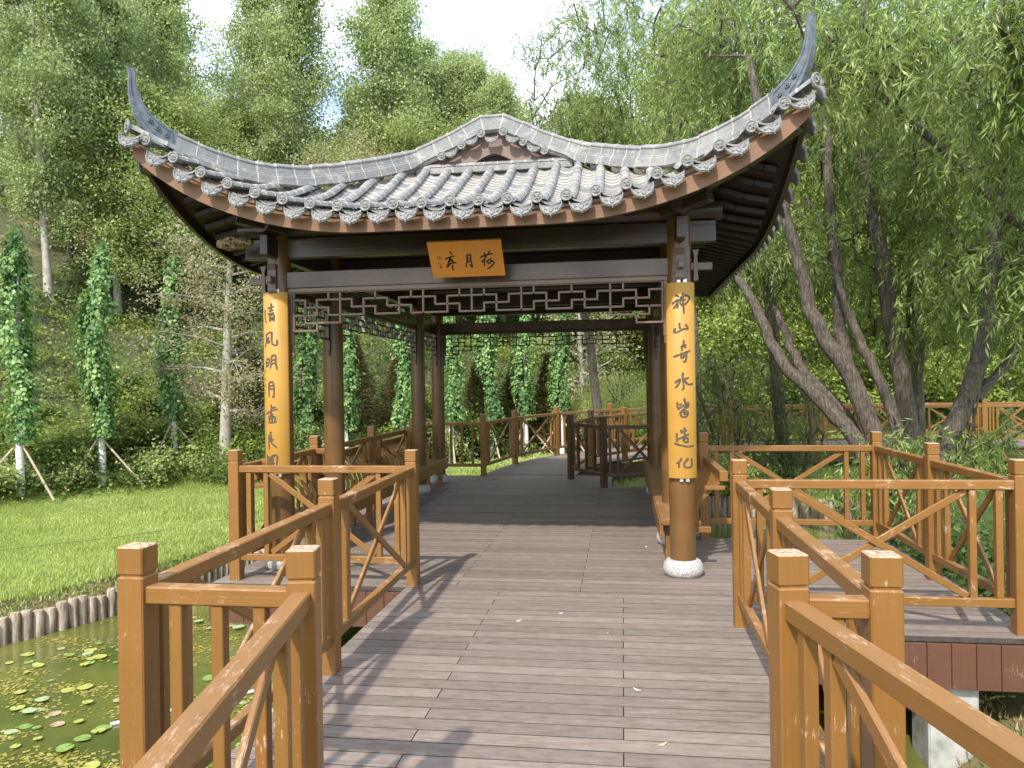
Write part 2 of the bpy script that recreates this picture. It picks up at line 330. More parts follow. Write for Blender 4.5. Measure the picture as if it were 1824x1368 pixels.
def water_mat():
    m, t, p, o = mat('pond_water'); ob = mapping(t, 'Object', (1, 1, 1)); n = noise(t, ob, .8, 5, .6)
    t.links.new(ramp(t, n, [(.35, (.07, .085, .02)), (.55, (.12, .13, .03)), (.7, (.16, .16, .045))]), p.inputs['Base Color'])
    p.inputs['Roughness'].default_value = .06; p.inputs['IOR'].default_value = 1.33; bump(t, p, noise(t, mapping(t, 'Object', (1, 1, 1)), 7, 3), .12, .02); return m
M['water'] = water_mat()
Vw, Fw = grid(-12, 8, -8, 18, 1.0, 'w', lambda x, y: np.full_like(x, WZ), None)
tag(np_mesh('water', Vw, Fw, M['water']), kind='structure')
# ------------------------------------------------------------------ decks
DZ = 0.0
M['joint'] = mottled('dirt_packed_joint', [(.3, (.03, .024, .02)), (.7, (.07, .055, .045))], 30)
def joint_sides(o):
    for p in o.data.polygons:
        if abs(p.normal.z) < .8: p.material_index = 1
def deck(name, spans, y0, y1, x_seams, skirts, piers, ymod=None, bw=.121, th=.035, zf=None):
    root = empty(name, kind='structure'); mb = MB(); rn = []; y = y0; k = 0
    while y < y1-.01:
        ye = min(y+bw, y1); a, b = spans((y+ye)/2); xs = [a]
        for j, s in enumerate(x_seams):
            if (k+j) % 2 == 0 and a+.15 < s < b-.15: xs.append(s)
        xs.append(b); g = .006
        for i in range(len(xs)-1):
            z = DZ-.001*random.random()
            nv = len(mb.v); mb.box(xs[i]+.0015, xs[i+1]-.0015, y+g/2, ye-g/2, z-th, z, ch=.0012); rn += [random.random()]*(len(mb.v)-nv)
        y += bw; k += 1
    o = mb.build('boards', [M['deck'], M['joint']], root); joint_sides(o); at = o.data.attributes.new('rnd', 'FLOAT', 'POINT'); at.data.foreach_set('value', rn)
    mb = MB()
    for (xa, ya, xb, yb) in skirts:
        d = Vector((xb-xa, yb-ya, 0)); n = max(1, int(d.length/.142)); d /= n; nr = Vector((d.y, -d.x, 0)).normalized()*.013
        for i in range(n):
            p = Vector((xa, ya, 0))+d*(i+.5); q = random.uniform(-.004, .004); l = d.length-.004
            mb.bar(p+nr+Vector((0, 0, -.036)), p+nr+Vector((0, 0, -.315+q)), l, .022, up=nr, ch=.002)
    if skirts: mb.build('skirt_boards', M['skirt'], root)
    for (x, y) in piers:
        mb = MB(); mb.box(x-.15, x+.15, y-.15, y+.15, -1.7, -.20, ch=.012); mb.build('pier', M['concrete'], root)
    mb = MB()
    for yy in np.arange(y0+.25, y1-.1, .9):
        a, b = spans(yy); mb.box(a+.06, b-.06, yy-.05, yy+.05, -.19, -.037)
    mb.build('joists', M['skirt'], root)
    return root
deck('deck', lambda y: (-1.10+(2.28-y)*.20, .56+(2.28-y)*.215) if y < 2.28 else (-1.74, .83), -2.2, 5.94, [-.97, -.02], [(-1.10, 2.28, -.204, -2.2), (-1.74, 5.94, -1.74, 2.28), (1.523, -2.2, .56, 2.28), (.83, 2.28, .83, 5.1), (-1.74, 2.27, -1.10, 2.27), (.56, 2.27, .83, 2.27)], [(-.85, .6), (.3, .6), (-1.4, 4.3), (.5, 4.3)])
deck('deck', lambda y: (-3.40, 2.55) if y < 8.15 else (-3.40, .84) if y < 12.1 else (-3.40, -.20), 5.945, 13.5, [-2.5, -1.35, -.35], [(-3.40, 13.5, -3.40, 5.945), (-3.40, 5.94, -1.76, 5.94), (.84, 8.2, .84, 12.1), (.84, 12.1, -.2, 12.1), (-.2, 13.5, -3.4, 13.5)], [(-3.1, 6.4), (-3.1, 9.5), (.5, 9.5), (.5, 11.9), (-3.1, 13.1), (-1.7, 9.4)])
deck('deck', lambda y: (.835, 2.55), 5.1, 5.94, [1.7], [(.84, 5.095, 2.55, 5.095), (2.55, 5.095, 2.55, 8.15), (2.55, 8.15, .84, 8.15)], [(2.02, 5.30), (2.3, 7.8), (1.2, 7.8)])
# curving walkway beyond the pavilion: radial boards between two edge lines
LE = [(-2.52, 13.5), (-2.2, 15.2), (-1.5, 17.0), (-.35, 18.9), (1.2, 20.3), (4, 20.95), (9, 21.1), (16, 20.6), (24, 19.6)]
RE = [(-.88, 12.9), (-.66, 14.7), (-.02, 15.95), (1.1, 17.2), (2.4, 18.2), (4.4, 18.75), (9, 18.95), (16, 18.5), (24, 17.4)]
LE[0] = (-2.52, 13.505)
def polyl(P, n):
    P = [Vector((*p, 0)) for p in P]; out = []
    for i in range(len(P)-1):
        p0 = P[max(i-1, 0)]; p1 = P[i]; p2 = P[i+1]; p3 = P[min(i+2, len(P)-1)]
        for k in range(n):
            t = k/n; out.append(.5*((2*p1)+(-p0+p2)*t+(2*p0-5*p1+4*p2-p3)*t*t+(-p0+3*p1-3*p2+p3)*t**3))
    out.append(P[-1]); return out
def far_deck():
    root = empty('walkway', kind='structure'); A = polyl(LE, 14); B = polyl(RE, 14); B[0] = Vector((-.88, 13.505, 0)); mb = MB(); rn = []
    A = [p for p in A]; B = [Vector((p.x, max(p.y, 13.505), 0)) for p in B]
    for i in range(len(A)-1):
        n = max(1, round(((A[i+1]-A[i]).length+(B[i+1]-B[i]).length)/2/.142))
        for k in range(n):
            a0 = A[i].lerp(A[i+1], (k+.012)/n); a1 = A[i].lerp(A[i+1], (k+.985)/n); b0 = B[i].lerp(B[i+1], (k+.012)/n); b1 = B[i].lerp(B[i+1], (k+.985)/n)
            z = .035*min(1, (i+k/n)/20); nv = len(mb.v)
            mb.loft([[(a0.x, a0.y, z-.04), (a1.x, a1.y, z-.04), (a1.x, a1.y, z), (a0.x, a0.y, z)], [(b0.x, b0.y, z-.04), (b1.x, b1.y, z-.04), (b1.x, b1.y, z), (b0.x, b0.y, z)]])
            rn += [random.random()]*(len(mb.v)-nv)
    o = mb.build('boards', [M['deck'], M['joint']], root); joint_sides(o); at = o.data.attributes.new('rnd', 'FLOAT', 'POINT'); at.data.foreach_set('value', rn)
    mb = MB()
    for P, s in ((A, 1), (B, -1)):
        ring = []
        for p in P: ring.append([(p.x, p.y-.02*s, -.04), (p.x, p.y+.02*s, -.04), (p.x, p.y+.02*s, -.30), (p.x, p.y-.02*s, -.30)])
        mb.loft(ring)
    mb.build('edge_beams', M['skirt'], root)
    for i in range(4, len(A)-1, 12):
        for p in (A[i].lerp(B[i], .15), A[i].lerp(B[i], .85)):
            mb = MB(); mb.box(p.x-.15, p.x+.15, p.y-.15, p.y+.15, -1.7, -.05); mb.build('pier', M['concrete'], root)
    return A, B
FA, FB = far_deck()
# ------------------------------------------------------------------ railings
PH = 1.09
def post_mesh():
    mb = MB(); w = .046
    def sq(z, a, c): return [(x, y, z) for x, y in ((-a+c, -a), (a-c, -a), (a, -a+c), (a, a-c), (a-c, a), (-a+c, a), (-a, a-c), (-a, -a+c))]
    c = .005
    mb.loft([sq(-.03, w, c), sq(PH-.103, w, c), sq(PH-.098, w-.006, c), sq(PH-.092, w-.006, c), sq(PH-.087, w, c), sq(PH-.004, w, c)])
    mb.loft([sq(PH-.004, w, c), sq(PH-.0005, w-.0035, c), sq(PH, w-.007, c)], m=1)
    return mb
POSTS = {}
def place_post(parent, x, y, z=0, rz=0, mm='rail'):
    i = (random.randrange(5), mm)
    if i not in POSTS:
        o = post_mesh().build('post', [M[mm], M['worn'] if mm == 'rail' else M[mm]], parent); POSTS[i] = o
    else:
        o = bpy.data.objects.new('post', POSTS[i].data); link(o, parent)
    o.location = (x, y, z); o.rotation_euler = (0, 0, rz); return o
def panel(parent, a, b, kind='x', z0=0, z1=0, nb=3, mm='rail', rails=(.928, .192)):
    """rails, balusters and cross brace between two post centres"""
    a = Vector((a[0], a[1], z0)); b = Vector((b[0], b[1], z1)); d = b-a; Ln = d.length; dn = d.normalized(); g = .040; m = M[mm]
    P = lambda s, z: a+dn*s+Vector((0, 0, z))
    nr = Vector((dn.y, -dn.x, 0)); q = random.uniform(-.003, .003)
    mb = MB(); mb.bar(P(g, rails[0]+q), P(Ln-g, rails[0]+q), .062, .058, ch=.005); mb.build('top_rail', m, parent)
    mb = MB(); mb.bar(P(g, rails[1]), P(Ln-g, rails[1]), .05, .055); mb.build('bottom_rail', m, parent)
    zb, zt = rails[1]+.0275, rails[0]-.029
    def bal(s):
        mb = MB(); mb.bar(P(s, zb), P(s, zt), .042, .042, up=nr, ch=.003); mb.build('baluster', m, parent)
    if kind == 'x':
        e = min(.28, Ln*.2); ss = [e*.45, e]; 
        for s in ss: bal(s); bal(Ln-s)
        s0, s1 = e+.035, Ln-e-.035
        for k, (za, zc) in enumerate(((zb+.01, zt-.01), (zt-.01, zb+.01))):
            mb = MB(); off = nr*(.010*(1 if k else -1)); mb.bar(P(s0, za)+off, P(s1, zc)+off, .020, .046, up=nr.cross(dn)); mb.build('cross_brace', m, parent)
    else:
        for k in range(nb): bal(Ln*(k+1)/(nb+1))
def railing(name, pts, label, kinds=None, skip_posts=(), zs=None, group=None, mm='rail'):
    root = empty(name, (pts[0][0], pts[0][1], 0)); tag(root, label, 'railing', group); ox, oy = pts[0][:2]
    pr = [(p[0]-ox, p[1]-oy) for p in pts]; zs = zs or [0]*len(pts)
    for i, p in enumerate(pr):
        if i in skip_posts: continue
        j = min(i, len(pr)-2); ang = math.atan2(pr[j+1][1]-pr[j][1], pr[j+1][0]-pr[j][0])
        if abs(math.sin(2*ang)) < .35: ang = 0
        place_post(root, p[0], p[1], zs[i], ang if ang else random.uniform(-.01, .01), mm)
    for i in range(len(pr)-1):
        k = kinds[i] if kinds else 'x'
        if k is None: continue
        panel(root, pr[i], pr[i+1], 'x' if k == 'x' else 'b', zs[i], zs[i+1], nb=k if isinstance(k, int) else 3, mm=mm)
    return root
A1 = (-1.02, 2.34); A0 = (-1.60, 2.345); B_ = (-1.65, 4.14); C_ = (-1.70, 6.04); D_ = (-3.24, 6.08)
P1 = (.48, 2.39); P2 = (.745, 2.39); P3 = (.735, 3.80); P4 = (.745, 5.20); P5 = (2.44, 5.20); P6 = (2.43, 6.55); P9 = (2.45, 7.98); P10 = (.80, 8.02)
railing('railing', [(-.70, .62), A1], 'orange-brown railing rising out of the bottom left corner of the picture to a scuffed post', kinds=['x'])
railing('railing', [A0, A1], 'short railing of one post and three balusters standing over the lily pond at lower left', kinds=[3], skip_posts=(1,))
railing('railing', [A0, B_, C_], 'left railing of the walkway with cross-braced panels leading up to the pavilion', skip_posts=(0,))
railing('railing', [D_, C_], 'long cross-braced railing panel in front of the left couplet column', skip_posts=(1,))
r = railing('railing', [D_, (-3.27, 7.85), (-3.28, 9.75), (-3.25, 11.6), (-3.23, 13.40)], 'weathered railing running behind the left bench of the pavilion beside the lawn', skip_posts=(0,))
for y in (6.53, 7.8, 11.2):
    mb = MB(); mb.bar((0.0, y-6.08, .93), (.12, y-6.08, .93), .06, .055); mb.build('short_rail', M['rail'], r)
railing('railing', [(.86, .62), P1], 'bright orange-brown railing running from lower right towards a post with worn cap', kinds=['x'])
railing('railing', [P1, P2], 'very short rail piece joining the two near right posts', kinds=[1], skip_posts=(0,))
railing('railing', [P2, P3, P4], 'right railing of the walkway with cross-braced panels ending beside the pavilion', skip_posts=(0,))
railing('railing', [P4, P5], 'cross-braced panel along the front edge of the right side platform', skip_posts=(0,))
railing('railing', [P5, P6, P9], 'railing along the outer right side of the side platform in front of the willows', skip_posts=(0,))
railing('railing', [P9, P10], 'cross-braced panel along the back edge of the side platform over the pond', skip_posts=(0,))
railing('railing', [(-3.23, 13.40), (-2.46, 13.40)], 'short far railing of three balusters closing the back of the pavilion deck', kinds=[3], skip_posts=(0,))
railing('railing', [(-2.46, 13.40), (-2.15, 15.2), (-1.46, 16.95), (-.32, 18.7), (1.2, 20.15), (2.8, 20.6)], 'outer left railing of the curving walkway beyond the pavilion', skip_posts=(0,), zs=[0, .01, .02, .03, .03, .03])
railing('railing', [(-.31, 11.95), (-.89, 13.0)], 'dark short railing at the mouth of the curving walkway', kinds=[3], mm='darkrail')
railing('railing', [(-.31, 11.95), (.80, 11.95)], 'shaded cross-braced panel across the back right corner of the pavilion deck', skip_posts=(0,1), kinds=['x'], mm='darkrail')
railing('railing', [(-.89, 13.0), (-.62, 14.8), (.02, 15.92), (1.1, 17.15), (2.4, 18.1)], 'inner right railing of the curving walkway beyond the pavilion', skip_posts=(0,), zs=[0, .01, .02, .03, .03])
fp = [FA[int(i)] for i in np.linspace(74, len(FA)-1, 12)]
railing('railing', [(2.85, 20.6)]+[(p.x, p.y-.07) for p in fp if p.x > 4.0], 'far railing behind the willow trunks along the outer edge of the boardwalk', skip_posts=(0,), zs=[.03]*13)
fp = [FB[int(i)] for i in np.linspace(66, len(FB)-1, 12)]
railing('railing', [(2.45, 18.15)]+[(p.x, p.y+.07) for p in fp if p.x > 3.6], 'nearer railing of the distant boardwalk seen between willow trunks', skip_posts=(0,), zs=[.03]*13)
# ------------------------------------------------------------------ pavilion
PV = empty('pavilion', (-1.26, 9.48, 0)); tag(PV, 'open timber pavilion with upswept grey tiled roof over the boardwalk', 'pavilion')
CX, CYC = -1.26, 9.48
COLX = (-3.035+1.26, .475+1.26); COLY = (6.53-9.48, 7.80-9.48, 11.2-9.48, 12.45-9.48); CR = .106
col0 = None
for x in COLX:
    for y in COLY:
        mb = MB(); mb.lathe([(CR, .10), (CR, 1.0), (CR*.99, 2.0), (CR*.97, 3.02)], (0, 0, 0), 32); o = mb.build('column', M['column'], PV); o.location = (x, y, 0)
        mb = MB(); mb.lathe([(.10, -.001), (.135, .0), (.158, .025), (.168, .06), (.160, .10), (.138, .13), (.118, .138), (.05, .139)], (0, 0, 0), 28)
        s = mb.build('stone_base', M['granite'], o)
def beam(p0, p1, w, h, name='beam', m='dark', ch=.006, parent=None):
    mb = MB(); mb.bar(p0, p1, w, h, ch=ch); return mb.build(name, M[m], parent or PV)
XL, XR = COLX; YF, YB = COLY[0], COLY[3]
for y in COLY:
    ex = .30 if y in (YF, YB) else 0
    beam((XL-ex, y, 2.845), (XR+ex, y, 2.845), .085, .178)
    if y in (YF, YB):
        beam((XL, y, 2.562), (XR, y, 2.562), .09, .146, 'lintel', 'lintel')
        for s, x in ((-1, XL), (1, XR)): beam((x+s*.09, y, 2.56), (x+s*.27, y, 2.56), .05, .065, 'tenon', 'lintel')
    mb = MB(); mb.tube([(XL-.35, y, 3.02), (XR+.35, y, 3.02)], .085, 14); mb.build('purlin', M['dark'], PV)
for x in COLX:
    sg = 1 if x > 0 else -1
    beam((x, YF-.30, 2.838), (x, YB+.30, 2.838), .075, .172)
    for j in range(3): beam((x, COLY[j], 2.566), (x, COLY[j+1], 2.566), .085, .14, 'lintel', 'lintel')
    for s, y in ((-1, YF), (1, YB)):
        beam((x, y+s*.09, 2.555), (x, y+s*.22, 2.555), .05, .06, 'tenon', 'lintel')
        mb = MB(); X = x+sg*.135
        pr = [(-.016, -.12), (-.02, -.10), (-.016, -.07), (-.016, .03), (-.012, .08), (-.022, .12), (-.028, .135)]
        mb.loft([[(X+w, y-.036, 2.56+z), (X-w, y-.036, 2.56+z), (X-w, y+.036, 2.56+z), (X+w, y+.036, 2.56+z)] for w, z in pr]); mb.build('peg', M['lintel'], PV)
        mb = MB(); Y = y+s*.135
        mb.loft([[(x+.036, Y+w, 2.56+z), (x+.036, Y-w, 2.56+z), (x-.036, Y-w, 2.56+z), (x-.036, Y+w, 2.56+z)] for w, z in pr]); mb.build('peg', M['lintel'], PV)
    mb = MB(); mb.tube([(x, YF-.35, 3.02), (x, YB+.35, 3.02)], .085, 14); mb.build('purlin', M['dark'], PV)
# lattice friezes
VL = [(1, 1, 2), (1, 3, 4), (2, 1, 3), (2, 4, 5), (3, 0, 1), (3, 2, 3), (4, 0, 4), (5, 1, 2), (6, 1, 3), (7, 0, 1), (7, 2, 3), (8, 1, 2), (9, 1, 3), (10, 0, 1), (10, 2, 3), (11, 0, 3), (12, 1, 2), (13, 1, 3), (14, 0, 1), (14, 2, 3)]
HL = [(1, 0, 1), (1, 2, 5), (1, 6, 8), (1, 9, 12), (1, 13, 15), (2, 1, 3), (2, 5, 7), (2, 8, 10), (2, 12, 14), (3, 0, 2), (3, 3, 6), (3, 7, 9), (3, 10, 13), (3, 14, 15), (4, 1, 4), (5, 0, 2)]
def lattice(p0, p1, n=30, mt='lattice'):
    """frieze hung under a lintel between two columns, mirrored about its middle"""
    p0 = Vector(p0); p1 = Vector(p1); d = p1-p0; Ln = d.length; dn = d/Ln; e = CR+.022; ztop = 2.452; unit = (Ln-2*e-.02)/n; vu = .0685
    P = lambda s, r: p0+dn*(e+.01+s*unit)+Vector((0, 0, ztop-r*vu))
    mb = MB(); b = .017; dp = .03
    fr = MB(); fr.bar(p0+dn*.08+Vector((0, 0, 2.471)), p1-dn*.08+Vector((0, 0, 2.471)), .06, .04)
    for s in (0, n):
        fr.bar(P(s, -.1)+dn*(-.028 if s == 0 else .028), P(s, 5.25)+dn*(-.028 if s == 0 else .028), .045, .036, up=dn)
    half = n/2
    def both(s): return (s, n-s)
    V = [v for v in VL if v[0] < half-.4]; Hh = [h for h in HL if h[1] < half]
    for s, a, c in V:
        for q in both(s): mb.bar(P(q, a)+Vector((0, 0, b/2)), P(q, c)-Vector((0, 0, b/2)), b, dp, up=dn.cross(Vector((0, 0, 1))), ch=.003)
    if n == 30: mb.bar(P(15, 0), P(15, 3), b, dp, up=dn.cross(Vector((0, 0, 1))), ch=.003)
    for r, a, c in Hh:
        c = min(c, half)
        for q0, q1 in ((a, c), (n-c, n-a)): mb.bar(P(q0, r), P(q1, r), dp, b, ch=.003)
    for q in both(0): mb.bar(P(q, 0), P(q, 5)-Vector((0, 0, b/2)), b, dp, up=dn.cross(Vector((0, 0, 1))), ch=.003)
    mb.bar(P(0, 0), P(n, 0), dp, b, ch=.003)
    f = fr.build('lattice_frame', M[mt], PV); mb.build('lattice', M[mt], f)
    # little stepped brackets on the columns
    for pp, dd in ((p0, dn), (p1, -dn)):
        g = MB(); a = pp+dd*(CR+.012)
        g.bar(a+Vector((0, 0, 2.10)), a+Vector((0, 0, 1.99)), .035, .03, up=dd); g.bar(a+dd*.0+Vector((0, 0, 1.992)), a+Vector((0, 0, 1.93)), .02, .02, up=dd); g.build('bracket', M[mt], f)
for y in (YF, YB): lattice((XL, y, 0), (XR, y, 0), 30, 'lattice' if y == YF else 'dark')  # back and side friezes: their shaded silhouette put into a darker colour
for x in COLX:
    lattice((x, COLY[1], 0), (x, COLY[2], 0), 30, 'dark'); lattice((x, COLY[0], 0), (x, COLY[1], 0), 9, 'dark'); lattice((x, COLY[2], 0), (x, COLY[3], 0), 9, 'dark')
# ---------------- roof surface
HU, HV, UG, VG = 2.58, 3.76, .80, 1.78
BD = [-.3, 0, .48, .74, 1.01, 1.31, 1.98]; BZ = [2.97, 3.0, 3.10, 3.19, 3.30, 3.45, 3.80]
def base(d): return float(np.interp(d, BD, BZ))
def rise(w, half): return .181*max(0, w-(half-1.88))**2
RTK = [0, .1, .2, .3, .42, .52, .62, .72, .82, .89, 1.0]; RTZ = [4.03, 3.93, 3.84, 3.765, 3.675, 3.635, 3.622, 3.645, 3.70, 3.755, 3.86]
def lift_(t, raw, w, wh):      # tiles sweep up to meet the hip ridges
    c = max(0, float(np.interp(1-t, RTK, RTZ))-.185-raw); return c*max(0, 1-max(0, wh-w)/.75)**1.6
def zfront(u, v):
    u = abs(u); t = min(1, max(0, (HV-v)/(HV-VG))); f = lambda q: base(HV-v)+rise(q, HU)*(1-t)**.35; uh = UG+(HU-UG)*(1-t); return f(u)+lift_(t, f(uh), u, uh)
def zside(u, v):
    v = abs(v); t = min(1, max(0, (HU-u)/(HU-UG))); f = lambda q: base((HU-u)*1.98/1.78)+rise(q, HV)*(1-t)**.35; vh = VG+(HV-VG)*(1-t); return f(v)+lift_(t, f(vh), v, vh)
def ztile(u, v):
    u = abs(u); v = abs(v); tf = (HV-v)/(HV-VG); ts = (HU-u)/(HU-UG)
    if tf <= ts and v > VG-.02: return zfront(u, v)
    if ts < 1: return zside(u, v)
    return 3.80+.40*max(0, math.cos(math.pi/2*u/UG))**1.1
def yeave(u): return HV+.10*(abs(u)/HU)**2.2-.02
def xeave(v): return HU+.07*(abs(v)/HV)**4-.01
RT = MB().__class__()
roof = empty('roof'); roof.parent = PV
def tube_row(mb, path, r=.042, seg=.15, n=7, lo=False):
    """barrel tiles: half tubes stepping down a path (from eave up), lime rings at the joints"""
    path = [Vector(p) for p in path]; Ls = [0]
    for a, b in zip(path, path[1:]): Ls.append(Ls[-1]+(b-a).length)
    T = Ls[-1]
    def at(s):
        s = min(max(s, 0), T); i = 0
        while i < len(Ls)-2 and Ls[i+1] < s: i += 1
        k = (s-Ls[i])/max(1e-6, Ls[i+1]-Ls[i]); return path[i].lerp(path[i+1], k), (path[i+1]-path[i]).normalized()
    nseg = max(1, int(T/seg)); rings = []; mi = []
    ph = random.uniform(-.02, .02)
    for k in range(nseg):
        s0 = k*seg+(ph if k else 0); s1 = min((k+1)*seg+ph, T)
        if k == nseg-1: s1 = T
        j = random.uniform(-.0015, .0015)
        for s, rr in ((s0, r+j), (s1-.014, r*.965+j)) if lo else ((s0+.0005, r+j), (s1-.011, r*.965+j), (s1-.010, r*.99), (s1-.002, r*1.01)):
            c, d = at(s); sd_ = d.cross(Vector((0, 0, 1))).normalized(); up = sd_.cross(d).normalized()
            rings.append([c+sd_*(rr*math.cos(math.pi*q/(n-1)))+up*(rr*math.sin(math.pi*q/(n-1))*1.05-.008) for q in range(n)])
        mi += [0, 0] if lo else [0, 1, 1, 1]
    mb.loft(rings, closed=False, smooth=True, mfun=lambda i: mi[i] if i < len(mi) else 0)
def trough(mb, f, w, T, pitch=.062, n=6, step=.011):
    """overlapping concave pan tiles: f(s)->(centre, dir) with s from the eave up"""
    k = 0; s = 0
    while s < T-.01:
        s1 = min(s+pitch, T); rr = []
        for q, dz in ((s, step), (s1, 0.0)):
            c, d = f(q); sd_ = d.cross(Vector((0, 0, 1))).normalized(); up = sd_.cross(d).normalized(); r = []
            for j in range(n):
                a = (j/(n-1)-.5)*2; r.append(c+sd_*(a*w/2)+up*(-.060+.036*a*a+dz))
            rr.append(r)
        low = [p-Vector((0, 0, step+.002)) for p in rr[0]]
        mb.loft([low, rr[0], rr[1]], closed=False, smooth=False, mfun=lambda i, q=random.random(): (0 if i == 0 else (1 if q < .8 else 0)))
        s = s1; k += 1
SP = .222; tiles = MB(); pans = MB()
us = [(-11+k)*SP-.025 for k in range(23)]     # barrel positions, front and back
def front_top(u):
    u = abs(u)
    return VG+.05 if u < UG else HV-(HU-u)/(HU-UG)*(HV-VG)-.03
for sgn in (-1, 1):
    for u in us:
        v0 = yeave(u); v1 = front_top(u)
        n = 9; path = [(u, sgn*(v0+(v1-v0)*i/n), ztile(u, v0+(v1-v0)*i/n)) for i in range(n+1)]
        tube_row(tiles, path, lo=sgn > 0)
    for u in [u-SP/2 for u in us]+[us[-1]+SP/2]:
        v0 = yeave(u)-.01; v1 = front_top(u)+.02
        if v0-v1 < .06: continue
        T = v0-v1
        def f(s, u=u, v0=v0, sgn=sgn):
            v = v0-s; c = Vector((u, sgn*v, ztile(u, v))); e = Vector((u, sgn*(v-.03), ztile(u, v-.03))); return c, (e-c).normalized()
        trough(pans, f, SP-.045, T, pitch=.085 if sgn < 0 else .2)
vs_ = [(-16.5+k)*SP for k in range(34)]
for sgn in (-1, 1):
    for v in vs_:
        u0 = xeave(v); av = abs(v); u1 = 0.0 if av < VG-.06 else HU-(HV-av)/(HV-VG)*(HU-UG)+.03
        if u0-u1 < .1: continue
        n = 12; path = [(sgn*(u0+(u1-u0)*i/n), v, ztile(u0+(u1-u0)*i/n, v)) for i in range(n+1)]
        tube_row(tiles, path, lo=True, seg=.16)
    for v in [v-SP/2 for v in vs_]+[vs_[-1]+SP/2]:
        u0 = xeave(v)-.01; av = abs(v); u1 = 0.0 if av < VG-.06 else HU-(HV-av)/(HV-VG)*(HU-UG)-.02
        T = u0-u1
        if T < .1: continue
        def f(s, v=v, u0=u0, sgn=sgn):
            u = max(0, u0-s); c = Vector((sgn*u, v, ztile(u, v))); e = Vector((sgn*(u-.03), v, ztile(max(u-.03, 0), v))); return c, (e-c).normalized()
        trough(pans, f, SP-.05, T, pitch=.16)
tiles.build('barrel_tiles', [M['tile'], M['mortar']], roof); pans.build('pan_tiles', [M['tile'], M['mortar']], roof)
# under-tile sheet and soffit
def sheet(name, dz, inset, m, nu=44):
    mb = MB(); vs = []; fs = []; uv = []
    bl = list(np.linspace(-1, -VG/HV+.004, 15))+list(np.linspace(-VG/HV+.026, VG/HV-.026, 21))+list(np.linspace(VG/HV-.004, 1, 15)); nv = len(bl)-1
    for i in range(nu+1):
        for b in bl:
            a = (i/nu*2-1); v = b*HV; u = a*(xeave(v)-inset); v = b*(yeave(u)-inset) if abs(b) > .8 else v; vs.append((u, v, ztile(u, v)+dz))
    for i in range(nu):
        for j in range(nv):
            k = i*(nv+1)+j; fs.append([k, k+nv+1, k+nv+2, k+1]); uv.append([(vs[q][0], vs[q][1]) for q in fs[-1]])
    mb.add(vs, fs, uv); return mb.build(name, m, roof)
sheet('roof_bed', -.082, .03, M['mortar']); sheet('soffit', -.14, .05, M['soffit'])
# end discs and drip tiles
def relief_disc():
    mb = MB(); n = 22
    prof = [(.0, .004), (.012, .006), (.034, .004), (.036, .001), (.040, .001), (.043, .007), (.051, .008), (.056, .003), (.056, -.012), (0.02, -.013)]
    mb.loft([[(r*math.cos(2*math.pi*k/n), -z, r*math.sin(2*math.pi*k/n)) for k in range(n)] for r, z in prof], smooth=True)
    # beast face relief: brows, nose, mouth
    for s in (-1, 1):
        mb.tube([(s*.004, -.008, .006), (s*.014, -.010, .016), (s*.026, -.008, .012)], .003, 5); mb.tube([(s*.010, -.008, .006), (s*.016, -.010, .004), (s*.022, -.008, .007)], .003, 5)
        mb.tube([(s*.03, -.006, -.002), (s*.026, -.008, -.016), (s*.014, -.008, -.024)], .0025, 5)
    mb.tube([(0, -.008, .012), (0, -.013, -.004)], .005, 6); mb.tube([(-.020, -.008, -.022), (-.008, -.011, -.012), (.008, -.011, -.012), (.020, -.008, -.022)], .0045, 5)
    return mb
def drip():
    mb = MB(); top = []; n = 22; w = .084
    def edge(a):
        return -.014-.066*(1-abs(a)**3)**.7-.006*abs(math.cos(a*math.pi*3.5))-(.014*max(0, 1-abs(a)*7))
    def edge0(a):       # lower outline, a in -1..1
        return -.018-.078*(1-abs(a)**1.5)**.75-.008*abs(math.cos(a*math.pi*3.0))-(.012*max(0, 1-abs(a)*6))
    tp = [(w*a, .016*a*a-.006) for a in [(-1+2*i/n) for i in range(n+1)]]; bt = [(w*a*(.98), edge(a)+.012*abs(a)**3) for a in [(-1+2*i/n) for i in range(n+1)]]
    def ring(s, y): return [(x*s, y, z0+(z1-z0)*t) for (x, z0), (_, z1), t in []]
    F = []; rows = 4; V = []; 
    for r in range(rows+1):
        t = r/rows
        for (x0, z0), (x1, z1) in zip(tp, bt): V.append((x0+(x1-x0)*t, -.012*math.sin(t*2.2)-.02*t, z0+(z1-z0)*t))
    for r in range(rows):
        for i in range(n): k = r*(n+1)+i; F.append([k, k+1, k+n+2, k+n+1])
    b = len(V); V2 = [(x, y+.014, z) for x, y, z in V]; F2 = [[b+j for j in f[::-1]] for f in F]; rim = []
    for i in range(n): k = rows*(n+1)+i; rim.append([k, k+1, b+k+1, b+k])
    for r in range(rows):
        for k in (r*(n+1), r*(n+1)+n): rim.append([k, k+n+1, b+k+n+1, b+k])
    mb.add(V+V2, F+F2+rim)
    # raised edge and scroll
    mb.tube([(x*.93, -.034, z*.93+.003) for x, z in bt[::1]], .0035, 5); mb.tube([(x*.93, -.006, z-.006) for x, z in tp], .003, 5)
    for s in (-1, 1):
        mb.tube([(s*.055, -.022, -.012), (s*.035, -.026, -.022), (s*.028, -.026, -.04), (s*.042, -.028, -.042), (s*.046, -.024, -.028)], .003, 5)
        mb.tube([(s*.004, -.02, -.014), (s*.018, -.024, -.030), (s*.012, -.03, -.05), (0, -.032, -.066)], .003, 5)
    return mb
disc_o = relief_disc().build('end_disc', M['tile'], roof); disc_me = disc_o.data; drip_o = drip().build('drip_tile', M['tile'], roof); drip_me = drip_o.data
used = {'d': 0, 't': 0}
